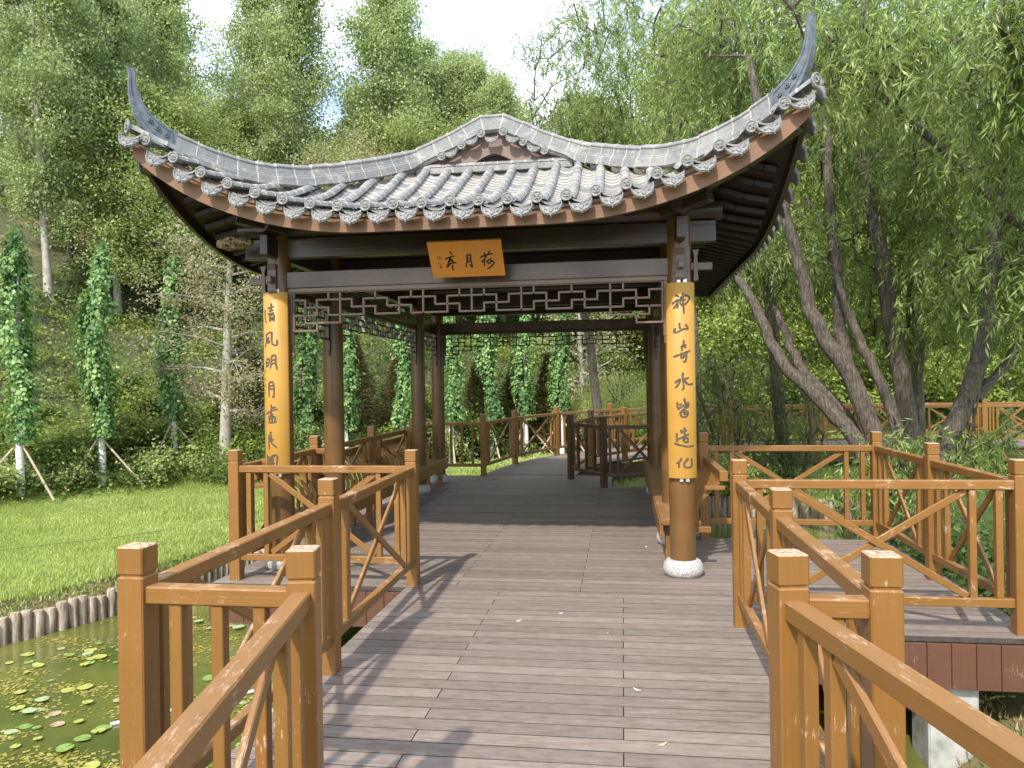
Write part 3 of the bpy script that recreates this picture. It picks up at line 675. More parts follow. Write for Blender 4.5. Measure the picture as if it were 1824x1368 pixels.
def inst(kind, loc, rz, tilt=0, roll=0, s=1):
    me, nm = (disc_me, 'end_disc') if kind == 'd' else (drip_me, 'drip_tile')
    if not used[kind]: o = disc_o if kind == 'd' else drip_o; used[kind] = 1
    else: o = bpy.data.objects.new(nm, me); link(o, roof)
    j = random.uniform; o.location = (loc[0]+j(-.003, .003), loc[1]+j(-.004, .004), loc[2]+j(-.004, .004)); o.rotation_euler = (tilt+j(-.05, .05), roll+j(-.06, .06), rz+j(-.06, .06)); o.scale = (s, s, s); return o
def slope(u): return math.atan2(ztile(u+.05, HV)-ztile(u-.05, HV), .1)
for u in us: inst('d', (u, -yeave(u)-.008, ztile(u, yeave(u))+.006), 0, 0, -slope(u)*.5, .82)
for u in [u-SP/2 for u in us]+[us[-1]+SP/2]: inst('t', (u, -yeave(u)-.012, ztile(u, yeave(u))-.062), 0, R_(-14), -slope(u)*.75, 1.08)
side = MB()
def bake(mb, me, mtx):
    vs = [mtx @ v.co for v in me.vertices]; mb.add([tuple(v) for v in vs], [list(p.vertices) for p in me.polygons], None, 0, True)
for sgn in (-1, 1):
    for v in vs_:
        bake(side, disc_me, Matrix.Translation((sgn*(xeave(v)+.008), v, ztile(HU, v)+.012)) @ Matrix.Rotation(sgn*math.pi/2, 4, 'Z'))
    for v in [v-SP/2 for v in vs_]+[vs_[-1]+SP/2]:
        sl = math.atan2(ztile(HU, v+.05)-ztile(HU, v-.05), .1)
        bake(side, drip_me, Matrix.Translation((sgn*(xeave(v)+.012), v, ztile(HU, v)-.045)) @ Matrix.Rotation(sgn*math.pi/2, 4, 'Z') @ Matrix.Rotation(R_(-14), 4, 'X') @ Matrix.Rotation(-sl*.8*sgn, 4, 'Y'))
o = side.build('side_eave_tiles', M['tile'], roof)
# fascia boards
def fr(w, half): return rise(w, half)*(.80+.2*(abs(w)/half)**5)
for sgn in (-1, 1):
    mb = MB(); rings = []
    for i in range(61):
        u = (i/60*2-1)*(HU+.03); y = sgn*(yeave(u)-.065); zb = 2.812+fr(abs(u), HU); zt = 2.955+rise(abs(u), HU)
        rings.append([(u, y-.018, zb), (u, y+.018, zb), (u, y+.018, zt), (u, y-.018, zt)])
    mb.loft(rings, smooth=False); mb.build('eave_board', M['fascia'], roof)
    mb = MB(); rings = []
    for i in range(81):
        v = (i/80*2-1)*(HV+.03); x = sgn*(xeave(v)-.065); zb = 2.812+fr(abs(v), HV); zt = 2.955+rise(abs(v), HV)
        rings.append([(x-.018, v, zb), (x+.018, v, zb), (x+.018, v, zt), (x-.018, v, zt)])
    mb.loft(rings); mb.build('eave_board', M['dark'], roof)  # shade on the side boards put into a darker colour than the front
# rafters
rf = MB()
for sgn in (-1, 1):
    for v in np.arange(-3.3, 3.31, .165):
        pts = [(sgn*u, v, ztile(u, v)-.17) for u in (HU-.12, 2.1, 1.6, 1.1, .6)]
        if abs(v) > VG-.2:
            h = HU-(HV-abs(v))/(HV-VG)*(HU-UG); pts = [(sgn*u, v, ztile(u, v)-.17) for u in np.linspace(HU-.12, max(h, .95), 4)]
        for a, b in zip(pts, pts[1:]): rf.bar(a, b, .05, .05)
    for u in np.arange(-2.2, 2.21, .2):
        v1 = front_top(u); pts = [(u, sgn*v, ztile(u, v)-.17) for v in np.linspace(HV-.12, v1, 3)]
        for a, b in zip(pts, pts[1:]): rf.bar(a, b, .05, .05)
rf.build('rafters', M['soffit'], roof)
# hip rafters under the corners
for sx in (-1, 1):
    for sy in (-1, 1):
        mb = MB(); pts = [(HU-.05, HV-.02), (2.2, 3.53), (1.8, 3.30), (1.3, 3.03)]
        P = [(sx*a, sy*b, ztile(a, b)-.20) for a, b in pts]
        for a, b in zip(P, P[1:]): mb.bar(a, b, .09, .12)
        mb.bar((sx*1.95, sy*3.38, ztile(1.95, 3.38)-.30), (sx*1.6, sy*3.15, 2.98), .10, .11); mb.build('hip_rafter', M['dark'], roof)
# ridges: gable verge continuing into the hips
GTU = [0, .10, .17, .30, .45, .55, .68, .80]; GTZ = [4.36, 4.345, 4.315, 4.235, 4.165, 4.125, 4.075, 4.03]
def hip_pt(s):
    if s <= 1: return UG*s, VG+.03, float(np.interp(UG*s, GTU, GTZ))
    k = s-1; return UG+(HU+.04-UG)*k, VG+.03+(HV-.01-VG)*k, float(np.interp(k, RTK, RTZ))
def ridge_line(sgn_y, top=1.885):
    pts = []
    for i in range(-90, 91):
        s = abs(i)/90*top; u, v, z = hip_pt(s); pts.append(Vector(((1 if i >= 0 else -1)*u, sgn_y*v, z-.15)))
    for _ in range(5):
        pts = [pts[0]]+[(pts[i-1]+pts[i]*2+pts[i+1])/4 for i in range(1, len(pts)-1)]+[pts[-1]]
    return pts
def ridge(sgn_y):
    pts = ridge_line(sgn_y); Ls = [0]
    for a, b in zip(pts, pts[1:]): Ls.append(Ls[-1]+(b-a).length)
    T = Ls[-1]
    def at(s):
        i = min(max(int(np.searchsorted(Ls, s))-1, 0), len(Ls)-2); k = (s-Ls[i])/(Ls[i+1]-Ls[i]); return pts[i].lerp(pts[i+1], k), (pts[i+1]-pts[i]).normalized()
    prof = [(-.066, -.13), (-.060, .020), (-.048, .030), (-.048, .040), (-.040, .048), (-.036, .105), (-.044, .112), (-.044, .122), (-.030, .140), (0, .150), (.030, .140), (.044, .122), (.044, .112), (.036, .105), (.040, .048), (.048, .040), (.048, .030), (.060, .020), (.066, -.13)]
    mb = MB(); n = round(T/.18); seg = T/n; rings = []; mi = []
    for k in range(n):
        s0, s1 = k*seg, (k+1)*seg; j = random.uniform(-.005, .005)
        for s, sc in ((s0+.001, 1.0), (s1-.010, .985), (s1-.009, 1.02), (s1-.001, 1.02)):
            c, d = at(s); dh = Vector((d.x, d.y, 0)).normalized(); sd_ = Vector((dh.y, -dh.x, 0)); up = sd_.cross(d).normalized()
            if up.z < 0: up = -up
            lo_ = float(np.interp(abs(c.x), [UG*.9, UG*1.25, 2.0, 2.4], [-.03, -.05, -.05, -.04])); rings.append([c+sd_*(a*sc)+up*((z if z > -.1 else lo_)*sc+j) for a, z in prof])
        mi += [0, 1, 1, 1]
    mb.loft(rings, mfun=lambda i: mi[i] if i < len(mi) else 0); mb.build('ridge', [M['tile'], M['mortar']], roof)
for s in (-1, 1):
    ridge(s)
    for q in (-1, 1):
        mb = MB(); mb.tube([Vector((q*(UG+(HU-UG)*k), s*(VG+.03+(HV-VG)*k), float(np.interp(k, RTK, RTZ))-.165)) for k in np.linspace(.0, .86, 22)], .040, 9); mb.build('ridge_bed', M['tile'], roof)
# main ridge along the length, low, between the gables
mb = MB(); mb.tube([(0, -VG, 4.20), (0, VG, 4.20)], .09, 12); mb.build('top_ridge', M['tile'], roof)
# bed of mortar and low tile line beneath the verge
for sy in (-1,):
    mb = MB()
    for i, u in enumerate([-.62, -.42, -.22+.02, .22-.02, .42, .62]): pass
    def zg(u): return float(np.interp(abs(u), [.11, .31, .52, .7], [4.135, 4.028, 3.925, 3.85]))
    for u in (-.52, -.315, -.11, .11, .315, .52): inst('d', (u, sy*(VG+.10), zg(u)), 0, 0, 0, .80)
    for u in (-.42, -.21, 0, .21, .42):
        sl = -math.copysign(.46, u) if u else 0; inst('t', (u, sy*(VG+.10), zg(u)+(.015 if u else -.025)-.02), 0, R_(-8), -sl*.6, .86)
    mb = MB(); pts = [Vector((u, sy*(VG+.05), float(np.interp(abs(u), GTU, GTZ))-.185)) for u in np.linspace(-.80, .80, 25)]
    mb.tube(pts, .032, 8)
    for u in (-.52, -.315, -.11, .11, .315, .52): mb.tube([(u, sy*(VG+.10), zg(u)), (u, sy*(VG), zg(u)+.01)], .038, 8)
    mb.build('verge_tiles', M['tile'], roof)
# gable wall with an arched opening, both ends
for sy in (-1, 1):
    mb = MB(); y = sy*(VG-.0); n = 28; xs = np.linspace(-.78, .78, n+1)
    top = [float(np.interp(abs(x), GTU, GTZ))-.17 for x in xs]; zb = 3.80
    def arch(x): return zb+max(0, .145*(1-(abs(x)/.27)**1.7)) if abs(x) < .27 else zb
    for i in range(n):
        a, b = xs[i], xs[i+1]; q = [(a, arch(a)), (b, arch(b)), (b, max(top[i+1], zb)), (a, max(top[i], zb))]
        mb.loft([[(x, y-.015, z) for x, z in q], [(x, y+.015, z) for x, z in q]])
    mb.tube([(x, y-.02*-sy*-1, arch(x)) for x in np.linspace(-.26, .26, 17)], .009, 6)
    mb.build('gable_board', M['gable'] if 'gable' in M else M['lattice'], roof)
    mb = MB(); mb.box(-.45, .45, min(y-sy*.03, y-sy*.04), max(y-sy*.03, y-sy*.04), 3.76, 4.0); mb.build('gable_shade', M['void'], roof)  # near-black sheet behind the opening stands in for the shade inside the roof
    mb = MB()
    pts = [Vector((x, sy*(VG+.03), 3.835)) for x in np.linspace(-.78, .78, 20)]; tube_row(mb, pts, r=.035, seg=.14); mb.box(-.8, .8, *sorted((sy*(VG+.02), sy*(VG+.06))), 3.76, 3.825, m=0); mb.build('gable_foot', [M['tile'], M['mortar']], roof)
# corner: big barrel under the horn, its disc, and the horn
HORN = [(0, 0), (-.044, .115), (-.071, .243), (-.074, .326), (-.070, .42), (-.082, .468), (-.030, .468), (-.024, .44), (-.032, .365), (-.018, .294), (.006, .205), (.047, .14), (.107, .077), (.166, .038), (.234, -.005), (.215, -.12), (.09, -.09)]
for sx in (-1, 1):
    for sy in (-1, 1):
        hd = Vector((sx*(HU-UG), sy*(HV-VG), 0)).normalized(); sdv = Vector((hd.y, -hd.x, 0))
        corner = Vector((sx*(HU+.06), sy*(HV+.05), 0)); zt = ztile(HU, HV)
        a = corner+Vector((0, 0, zt+.03)); cp = [a]
        for q in (.2, .4, .6, .8):
            w = corner-hd*q; cp.append(Vector((w.x, w.y, ztile(abs(w.x), abs(w.y))+.02)))
        mb = MB(); tube_row(mb, cp, r=.052, seg=.15, n=9); mb.build('corner_tile', [M['tile'], M['mortar']], roof)
        rz = math.atan2(hd.y, hd.x)+math.pi/2; inst('d', a+hd*.008+Vector((0, 0, .01)), rz, 0, 0, 1.0)
        # horn: profile in the hip plane, thin and tapering
        ref = corner-hd*.10+Vector((0, 0, zt+.055)); pc = [(.06, .02), (.02, .12), (-.02, .25), (-.045, .33), (-.045, .42), (-.05, .45)]
        mb = MB(); k = 1.25
        def wd(z): return .030-.014*min(1, max(0, z/.45))
        L_ = []; Rr = []
        prof = [(HORN[i], HORN[(i+1) % len(HORN)]) for i in range(len(HORN))]
        pts2 = []
        for (p, q) in prof:
            for j in range(3): pts2.append((p[0]+(q[0]-p[0])*j/3, p[1]+(q[1]-p[1])*j/3))
        def P3(d, z, s): return ref-hd*(d*k)+Vector((0, 0, z))+sdv*s
        # triangulated as strips between the two long edges
        left = [HORN[i] for i in (16, 0, 1, 2, 3, 4, 5)]; right = [HORN[i] for i in (15, 14, 13, 12, 11, 10, 9, 8, 7, 6)]
        def res(P, n):
            P = [Vector((p[0], p[1], 0)) for p in P]; l = [0]
            for x, y in zip(P, P[1:]): l.append(l[-1]+(y-x).length)
            o = []
            for i in range(n+1):
                s = l[-1]*i/n; j = 0
                while j < len(l)-2 and l[j+1] < s: j += 1
                o.append(P[j].lerp(P[j+1], (s-l[j])/(l[j+1]-l[j])))
            return o
        A = res(left, 18); B = res(right, 18); rings = []
        for p, q in zip(A, B):
            w = wd((p.y+q.y)/2); c_ = (p+q)/2
            r = []
            for s, f in ((-1, 0), (-1, .5), (-1, 1), (1, 1), (1, .5), (1, 0)):
                e = p.lerp(q, f); r.append(P3(e.x, e.y, s*w*(.75 if f == .5 else 1)))
            rings.append(r)
        mb.loft(rings, smooth=False)
        h = mb.build('horn', M['tiledark'], roof)
        mb = MB()
        for s in (-1, 1):
            for (d0, z0, rr) in ((.05, .065, .020), (.095, .015, .022), (.15, -.03, .020)):
                mb.tube([P3(d0+(rr*(1-t*.75))*math.cos(t*9+1), z0+(rr*(1-t*.75))*math.sin(t*9+1), s*.031) for t in np.linspace(0, 1, 12)], .0055, 5)
            mb.tube([P3(p.x*.8+q.x*.2, p.y*.8+q.y*.2, s*(wd(p.y)+.000)) for p, q in zip(A[2:], B[2:])], .004, 5)
            mb.tube([P3(p.x*.2+q.x*.8, p.y*.2+q.y*.8, s*(wd(p.y)+.000)) for p, q in zip(A[1:], B[1:])], .004, 5)
        mb.build('scroll', M['tiledark'], h)
# ------------------------------------------------------------------ couplet boards, plaque
def ribbon(mb, pts, w0, w1, place, m=0, lift=0.0):
    P = [Vector((a, b, 0)) for a, b in pts]
    if len(P) == 2: P = [P[0], (P[0]+P[1])/2, P[1]]
    Q = []
    for i in range(len(P)-1):
        p0 = P[max(i-1, 0)]; p1 = P[i]; p2 = P[i+1]; p3 = P[min(i+2, len(P)-1)]
        for k in range(4):
            t = k/4; Q.append(.5*((2*p1)+(-p0+p2)*t+(2*p0-5*p1+4*p2-p3)*t*t+(-p0+3*p1-3*p2+p3)*t**3))
    Q.append(P[-1]); n = len(Q); L1 = []; L2 = []
    for i, p in enumerate(Q):
        d = (Q[min(i+1, n-1)]-Q[max(i-1, 0)]).normalized(); nn = Vector((-d.y, d.x, 0)); t = i/(n-1); w = (w0+(w1-w0)*t)/2*(1-.25*math.sin(t*math.pi))
        if i in (0, n-1): p = p+d*(w*.35 if i else -w*.35); w *= .55
        L1.append(place(*(p+nn*w).xy, lift)); L2.append(place(*(p-nn*w).xy, lift))
    b = len(mb.v); vs = L1+L2; fs = [[i, i+1, n+i+1, n+i] for i in range(n-1)]; mb.add(vs, fs, None, m)
def parse(s):
    out = []
    for st in s.split(';'):
        st = st.strip()
        if not st: continue
        out.append([tuple(float(q) for q in p.split(',')) for p in st.split()])
    return out
RS = """165,195 195,200 208,218;120,305 160,275 205,248;202,250 180,310 138,372;190,290 195,350 180,362;235,232 228,300 258,332;235,225 300,195 355,222 342,262 290,318 240,332;245,262 270,250 300,256;265,200 262,300;262,165 268,300 275,442;
215,572 212,600 222,645;155,640 140,685 180,692 260,652 318,648;290,592 322,620 322,658;
265,805 262,860 228,892;228,892 265,880 300,862;240,895 240,945;280,885 292,905;130,1022 220,992 355,945;238,970 228,1038;228,1040 258,1036 266,1000;298,955 295,1060 283,1092 255,1086;
250,1240 245,1300 258,1440 235,1468;145,1372 180,1345 215,1325 195,1385 148,1442;272,1320 300,1318 327,1305;262,1330 305,1388 350,1400 392,1388;
170,1640 172,1715;175,1728 235,1695 326,1640;200,1674 228,1660;262,1588 276,1655 262,1690 292,1708;272,1695 325,1665;208,1770 215,1815 238,1845;205,1785 250,1735 325,1690;228,1765 300,1762 308,1802 282,1834 250,1832;252,1795 302,1794;
155,2060 157,2172;152,2148 230,2112 320,2068;212,2012 222,2055;215,2042 290,2018;260,1982 258,2040 264,2095;240,2140 250,2160 268,2178;240,2135 300,2122 300,2172;262,2178 312,2172;125,2194 200,2216 300,2236 386,2226;
215,2394 190,2434 148,2464;182,2444 178,2520;305,2398 270,2434 248,2474 262,2514 350,2508 355,2394"""
LS = """120,172 124,300 150,370;192,160 285,132;246,90 246,200;210,202 275,184;188,248 285,226;220,262 218,352;225,262 288,256 282,352;235,302 280,297;228,330 272,326;
135,562 180,530 250,512;150,562 142,660 105,732;250,512 246,600 252,680 290,710 325,700 328,632;160,602 205,652;195,592 168,662 212,667;
130,942 136,985 138,1032;140,926 197,908 188,985 142,1032;140,972 180,966;240,872 235,960 215,1050;240,872 300,862 304,960 322,1070;240,932 292,926;240,982 296,976;
190,1266 180,1342 186,1472;190,1270 250,1256 272,1342 266,1478 246,1470;198,1322 255,1312;200,1362 255,1362;
220,1592 222,1660 203,1702;120,1738 200,1694 316,1662;222,1648 290,1632;225,1686 205,1742 250,1734;170,1782 210,1765 272,1772;176,1788 192,1852;200,1808 252,1796;284,1776 278,1842;232,1776 236,1842;165,1858 230,1862 302,1848;
190,2008 222,2013;168,2052 166,2152 175,2252;175,2052 218,2050 206,2112;180,2093 206,2088;180,2134 256,2112;206,2130 235,2182 300,2228;
125,2352 130,2462 110,2548;130,2394 176,2384 172,2502;125,2434 166,2428;138,2474 168,2466;205,2384 210,2462 195,2536;200,2374 300,2352 300,2472 288,2552 238,2524;215,2402 246,2442;242,2392 222,2472 262,2466"""
SIG = """82,1070 84,1132;95,1072 122,1062 100,1095;112,1090 110,1128;100,1105 128,1118;78,1190 92,1215;105,1182 98,1235;92,1225 122,1205;118,1210 116,1250;80,1290 95,1280 82,1330;102,1290 100,1330 122,1322;70,1388 118,1380;95,1366 92,1410;78,1424 112,1418 108,1444 82,1446"""
SEAL = """86,1476 114,1476 114,1520 86,1520 86,1478;92,1490 108,1490;100,1482 100,1514;92,1506 108,1506;88,1840 116,1840 116,1884 88,1884 88,1842;94,1854 110,1854;102,1846 102,1878;94,1870 110,1870"""
def couplet(x, strokes, y0, sc, ztop, hgt, xc, extra, label):
    root = empty('couplet_board', (x, 6.53, 0)); tag(root, label, 'couplet board'); r = .142
    am = .130/r*1.06; mb = MB(); n = 20; rings = []
    for z, rr in ((ztop-hgt, -.003), (ztop-hgt+.004, 0), (ztop-.004, 0), (ztop, -.003)):
        out = [((r+rr)*math.sin(-am+2*am*i/n), -(r+rr)*math.cos(-am+2*am*i/n), z) for i in range(n+1)]
        inn = [((r-.024)*math.sin(-am+2*am*i/n), -(r-.024)*math.cos(-am+2*am*i/n), z) for i in range(n, -1, -1)]
        rings.append(out+inn)
    mb.loft(rings, smooth=False); o = mb.build('board', M['board'], root)
    for p in o.data.polygons: p.use_smooth = abs(p.normal.z) < .5 and len(p.vertices) == 4
    def place(u, v, lift):
        a = (u-xc)*sc/r; a = max(-1.3, min(1.3, a)); return ((r+.0012+lift)*math.sin(a), -(r+.0012+lift)*math.cos(a), ztop-(v-y0)*sc)
    for ch in strokes.split('\n'):
        if not ch.strip(): continue
        mb = MB()
        for st in parse(ch): ribbon(mb, st, 37, 30, place, 0)
        for st in parse(ch): ribbon(mb, st, 17, 12, place, 1, .0008)
        mb.build('character', [M['ink'], M['ink2']], root)
    for txt, nm, w, mt in ((extra[0], 'signature', 6, 'ink'), (extra[1], 'seal', 5, 'seal')):
        if not txt: continue
        mb = MB()
        for st in parse(txt): ribbon(mb, st, w, w*.8, place, 0)
        mb.build(nm, M[mt], root)
    for z in (ztop+.012, ztop-hgt-.012):
        for dx in (-.012, .038):
            mb = MB(); mb.box(dx-.014, dx+.014, -.128, -.104, z-.016, z+.014, ch=.001); mb.build('bracket_tab', M['steel'], root)
couplet(.475, RS, 15, .000603, 2.418, 1.600, 233, ("", ""), 'yellow curved couplet board with seven large carved characters on the front right column')
couplet(-3.035, LS, -85, .000590, 2.450, 1.600, 268, (SIG, SEAL), 'yellow curved couplet board with carved characters and a small signature on the front left column')
def plaque():
    a = Vector((-1.262, 6.14, 2.775)); root = empty('name_plaque', (-1.255, 6.3, 2.51)); tag(root, 'orange wooden name plaque with three large dark characters tilted under the front eave', 'plaque')
    wt = .305; hh = .335; tilt = R_(40)   # leaning forward
    def P(s, t, lift): # s -1..1, t 0 top..1 bottom, lift outwards
        q = Vector((s*wt, 0, (1-t)*hh)); q = Matrix.Rotation(tilt, 3, 'X') @ Vector((q.x, -lift, q.z)); return tuple(q)
    mb = MB(); mb.loft([[P(s, t, l) for s, t in ((-1, 0), (1, 0), (1, 1), (-1, 1))] for l in (-.022, 0)]); b = mb.build('board', M['plaque'], root)
    PS = """640,305 655,330 672,345;565,428 630,396 712,376;640,402 610,500 585,565;640,412 690,480 650,505 600,562;600,542 650,500 742,490;680,530 682,570 692,616;608,470 665,462;625,440 660,435;
910,372 915,450 895,562;910,372 968,356 972,450 1002,560 960,522;915,432 965,425;915,472 965,466;
1130,402 1200,366 1325,335;1190,322 1205,400;1278,296 1245,350;1232,352 1200,420 1150,482;1188,432 1195,542;1230,462 1300,420;1240,472 1262,502 1290,480 1300,440;1300,450 1346,490 1300,550 1240,592"""
    S2 = """440,385 430,440;455,400 490,395;470,380 475,440;480,420 500,440;460,490 450,515;470,495 500,520 480,535;455,560 445,580;475,555 515,550;490,560 485,580 515,570;500,540 500,575"""
    S3 = "480,600 482,625;495,600 495,625;508,600 508,625"
    def place(u, v, lift):
        t = (v-160-(u-258)*-.04)/595; s = (u-258-112*t)/(1202-52*t)*2-1; return P(s, t, .002+lift)
    for ch in PS.split('\n'):
        mb = MB()
        for st in parse(ch): ribbon(mb, st, 34, 26, place)
        mb.build('character', M['ink3'], root)
    for txt, nm, w, mt in ((S2, 'signature', 9, 'ink3'), (S3, 'seal', 6, 'seal')):
        mb = MB()
        for st in parse(txt): ribbon(mb, st, w, w*.8, place)
        mb.build(nm, M[mt], root)
M['plaque'] = painted_wood('plaque_varnish', (.62, .25, .045), (.50, .19, .03), wear=(.7, .4, .15), wlo=.85, rough=.35, top=False, grain=24)
plaque()
# ------------------------------------------------------------------ benches with curved backs
def bench(x, sg, label):
    """sg=+1: back leans to +x"""
    root = empty('bench', (x, 0, 0)); tag(root, label, 'bench', 'benches along the pavilion sides'); y0, y1 = 6.72, 12.3
    mb = MB(); mb.bar((0, y0, .395), (0, y1, .395), .34, .04); mb.build('seat', M['rail'], root)
    mb = MB(); mb.bar((-sg*.165, y0, .325), (-sg*.165, y1, .325), .03, .14); mb.build('seat_apron', M['rail'], root)
    mb = MB(); mb.bar((sg*.36, y0-.02, .80), (sg*.36, y1, .80), .07, .085); mb.build('back_rail', M['rail'], root)
    mb = MB(); mb.bar((sg*.20, y0, .70), (sg*.37, y0, .70), .04, .035); mb.build('end_bar', M['rail'], root); mb = MB(); mb.bar((sg*.10, y0, .345), (sg*.25, y0, .345), .04, .05); mb.build('end_bar', M['rail'], root)
    pts = [(sg*.14, .41), (sg*.13, .50), (sg*.17, .60), (sg*.26, .68), (sg*.34, .765)]
    n = int((y1-y0)/.135); first = None
    for i in range(n):
        y = y0+.04+i*(y1-y0-.08)/(n-1)
        if first is None:
            mb = MB(); rings = []
            for k, (px, pz) in enumerate(pts):
                d = Vector((pts[min(k+1, 4)][0]-pts[max(k-1, 0)][0], 0, pts[min(k+1, 4)][1]-pts[max(k-1, 0)][1])).normalized(); nn = Vector((-d.z, 0, d.x))*.017
                rings.append([Vector((px, 0, pz))+nn*a+Vector((0, b, 0)) for a, b in ((-1, -.013), (1, -.013), (1, .013), (-1, .013))])
            mb.loft(rings); first = mb.build('back_slat', M['rail'], root); first.location = (0, y, 0)
        else:
            c = bpy.data.objects.new('back_slat', first.data); link(c, root); c.location = (0, y, 0)
    for y in (y0+.15, 8.6, 10.4, y1-.2):
        mb = MB(); mb.box(-.13, -.07, y-.03, y+.03, 0, .375); mb.build('leg', M['rail'], root); mb = MB(); mb.box(.07, .13, y-.03, y+.03, 0, .375); mb.build('leg', M['rail'], root)
bench(.475, 1, 'bench with curved slatted back along the right side of the pavilion')
bench(-3.035, -1, 'bench with curved slatted back along the left side of the pavilion')
# ------------------------------------------------------------------ foliage
rs = np.random.RandomState(11)
def unit(v): return v/np.maximum(1e-6, np.linalg.norm(v, axis=1, keepdims=True))
def leafcards(P, D, Nn, Ln, Wd, fold=.25):
    """diamond leaves: base P, long axis D, facing Nn"""
    D = unit(D); S = unit(np.cross(D, Nn)); U = np.cross(S, D); Ln = Ln[:, None]; Wd = Wd[:, None]
    a = P; b = P+D*Ln*.45+S*Wd*.5-U*Wd*fold; c = P+D*Ln-U*Ln*.08; d = P+D*Ln*.45-S*Wd*.5-U*Wd*fold
    V = np.stack([a, b, c, d], 1).reshape(-1, 3); n = len(P); i = np.arange(n)*4; return V, np.stack([i, i+1, i+2, i+3], 1)
def crown_obj(name, V, F, rnd, m, parent): return np_mesh(name, V, F, m, rnd=np.repeat(rnd, 4), parent=parent)
def rdir(n, r=rs): return unit(r.normal(size=(n, 3)))
def clumps_to_leaves(cen, sig, n, size, asp, r, flat=.6, droop=.2, outward=None):
    k = r.randint(0, len(cen), n); off = r.normal(size=(n, 3))*sig[k][:, None]*np.array([1, 1, flat]); P = cen[k]+off
    D = rdir(n, r)*np.array([1, 1, .6])+np.array([0, 0, -droop]); Nn = rdir(n, r)*.9+np.array([0, 0, .6])
    L_ = size*r.uniform(.7, 1.25, n); V, F = leafcards(P, D, Nn, L_, L_*asp)
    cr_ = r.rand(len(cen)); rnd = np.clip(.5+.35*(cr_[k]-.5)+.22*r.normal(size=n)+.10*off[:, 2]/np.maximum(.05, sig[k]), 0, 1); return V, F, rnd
def make_tree(name, label, cat, H, R, z0, nb, nleaf, size, lm, bm, seed, shape='round', upr=.35, sig=.32, r0=.13, asp=.6, subs=3, group=None, droop=.2, per=3):
    r = np.random.RandomState(seed); root = empty(name); tag(root, label, cat, group)
    lean = r.uniform(-.06, .06, 2); tr = [(lean[0]*H*t+.05*math.sin(t*5+seed), lean[1]*H*t, H*t*.93-.3) for t in np.linspace(0, 1, 9)]
    mb = MB(); mb.tube(tr, [r0*(1-.85*t)*(1.25 if t == 0 else 1) for t in np.linspace(0, 1, 9)], 8); cen = []; sg = []
    for i in range(nb):
        t = z0+(.98-z0)*((i+.5)/nb)**.9; k = min(7, int(t*8)); b = Vector(tr[k]).lerp(Vector(tr[k+1]), t*8-k); az = i*2.4+r.uniform(-.5, .5); q = (t-z0)/(1-z0)
        if shape == 'column': rad = R*(.55+.9*math.sin(math.pi*min(1, q*.9+.08)))*.7
        elif shape == 'cone': rad = R*(1-q)**.8+.08
        elif shape == 'ovoid': rad = R*math.sin(math.pi*(q*.85+.13))**.7
        else: rad = R*(math.sin(math.pi*(q*.75+.22))**.6)
        rad *= r.uniform(.7, 1.15); d = Vector((math.cos(az), math.sin(az), upr+r.uniform(-.15, .25))); pts = [b]
        for j in range(1, 4): pts.append(b+d*(rad*j/3)+Vector((r.uniform(-.1, .1), r.uniform(-.1, .1), -.05*j*j*rad*droop)))
        mb.tube(pts, [r0*.32*(1-t)*1+.012, r0*.2*(1-t)+.01, .009, .004], 5, cap=False)
        for j in range(subs*per):
            s = r.uniform(.35, 1.08); k2 = min(2, int(s*3)); c = pts[k2].lerp(pts[k2+1], s*3-k2)+Vector(r.normal(size=3)*rad*.16)
            cen.append(c); sg.append(sig*r.uniform(.6, 1.3))
            if j < subs: mb.tube([pts[1], (pts[1]+c)/2+Vector((0, 0, .05)), c], [.008, .006, .003], 4, cap=False)
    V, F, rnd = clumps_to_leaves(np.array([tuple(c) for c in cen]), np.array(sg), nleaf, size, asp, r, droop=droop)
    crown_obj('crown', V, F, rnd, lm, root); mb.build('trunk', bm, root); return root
G = lambda x, y, s=0: (x, y, H1(x, y)-.1)
protos = {}
protos['poplar'] = [make_tree('poplar_tree', 'tall pale green poplar with upright open crown on the hillside', 'tree', 10, 1.5, .16, 34, 42000, .085, M['l_poplar'], M['barkpale'], 40+i, 'ovoid', 1.1, .25, .13, .75, 4, 'poplars on the hillside') for i in range(2)]
protos['broad'] = [make_tree('broadleaf_tree', 'spreading mid green tree with layered crown on the wooded slope', 'tree', 7.5, 2.6, .22, 30, 52000, .085, M['l_broad'], M['bark'], 50+i, 'round', .35, .27, .14, .6, 5, 'leafy trees on the wooded slope') for i in range(3)]
protos['olive'] = [make_tree('olive_tree', 'yellowish olive tree with thin crown and visible pale limbs on the slope', 'tree', 7, 2.0, .2, 28, 26000, .075, M['l_olive'], M['barkpale'], 60+i, 'round', .75, .30, .11, .6, 4, 'thin yellowish trees on the slope') for i in range(2)]
protos['bright'] = [make_tree('sunny_tree', 'bright yellow-green tree standing beyond the distant boardwalk', 'tree', 7.5, 2.6, .15, 26, 22000, .13, M['l_bright'], M['bark'], 55+i, 'round', .35, .36, .14, .6, 4, 'bright trees beyond the boardwalk') for i in range(2)]
usedp = {}
def put(kind, x, y, H, rz=None, sxy=1.0):
    lst = protos[kind]; i = random.randrange(len(lst)); p = lst[i]
    if (kind, i) in usedp: o = copy_tree(p)
    else: usedp[(kind, i)] = 1; o = p
    base_h = {'poplar': 10, 'broad': 7.5, 'olive': 7, 'bright': 7.5}[kind]; s = H/base_h; o.location = G(x, y); o.scale = (s*sxy, s*sxy, s); o.rotation_euler = (0, 0, random.uniform(0, 6.28) if rz is None else rz); return o
def polar(px, d):   # direction given in degrees from straight ahead, distance along the view axis
    v = Rv*(math.tan(R_(px))*d)+Fv*d; return v.x, v.y
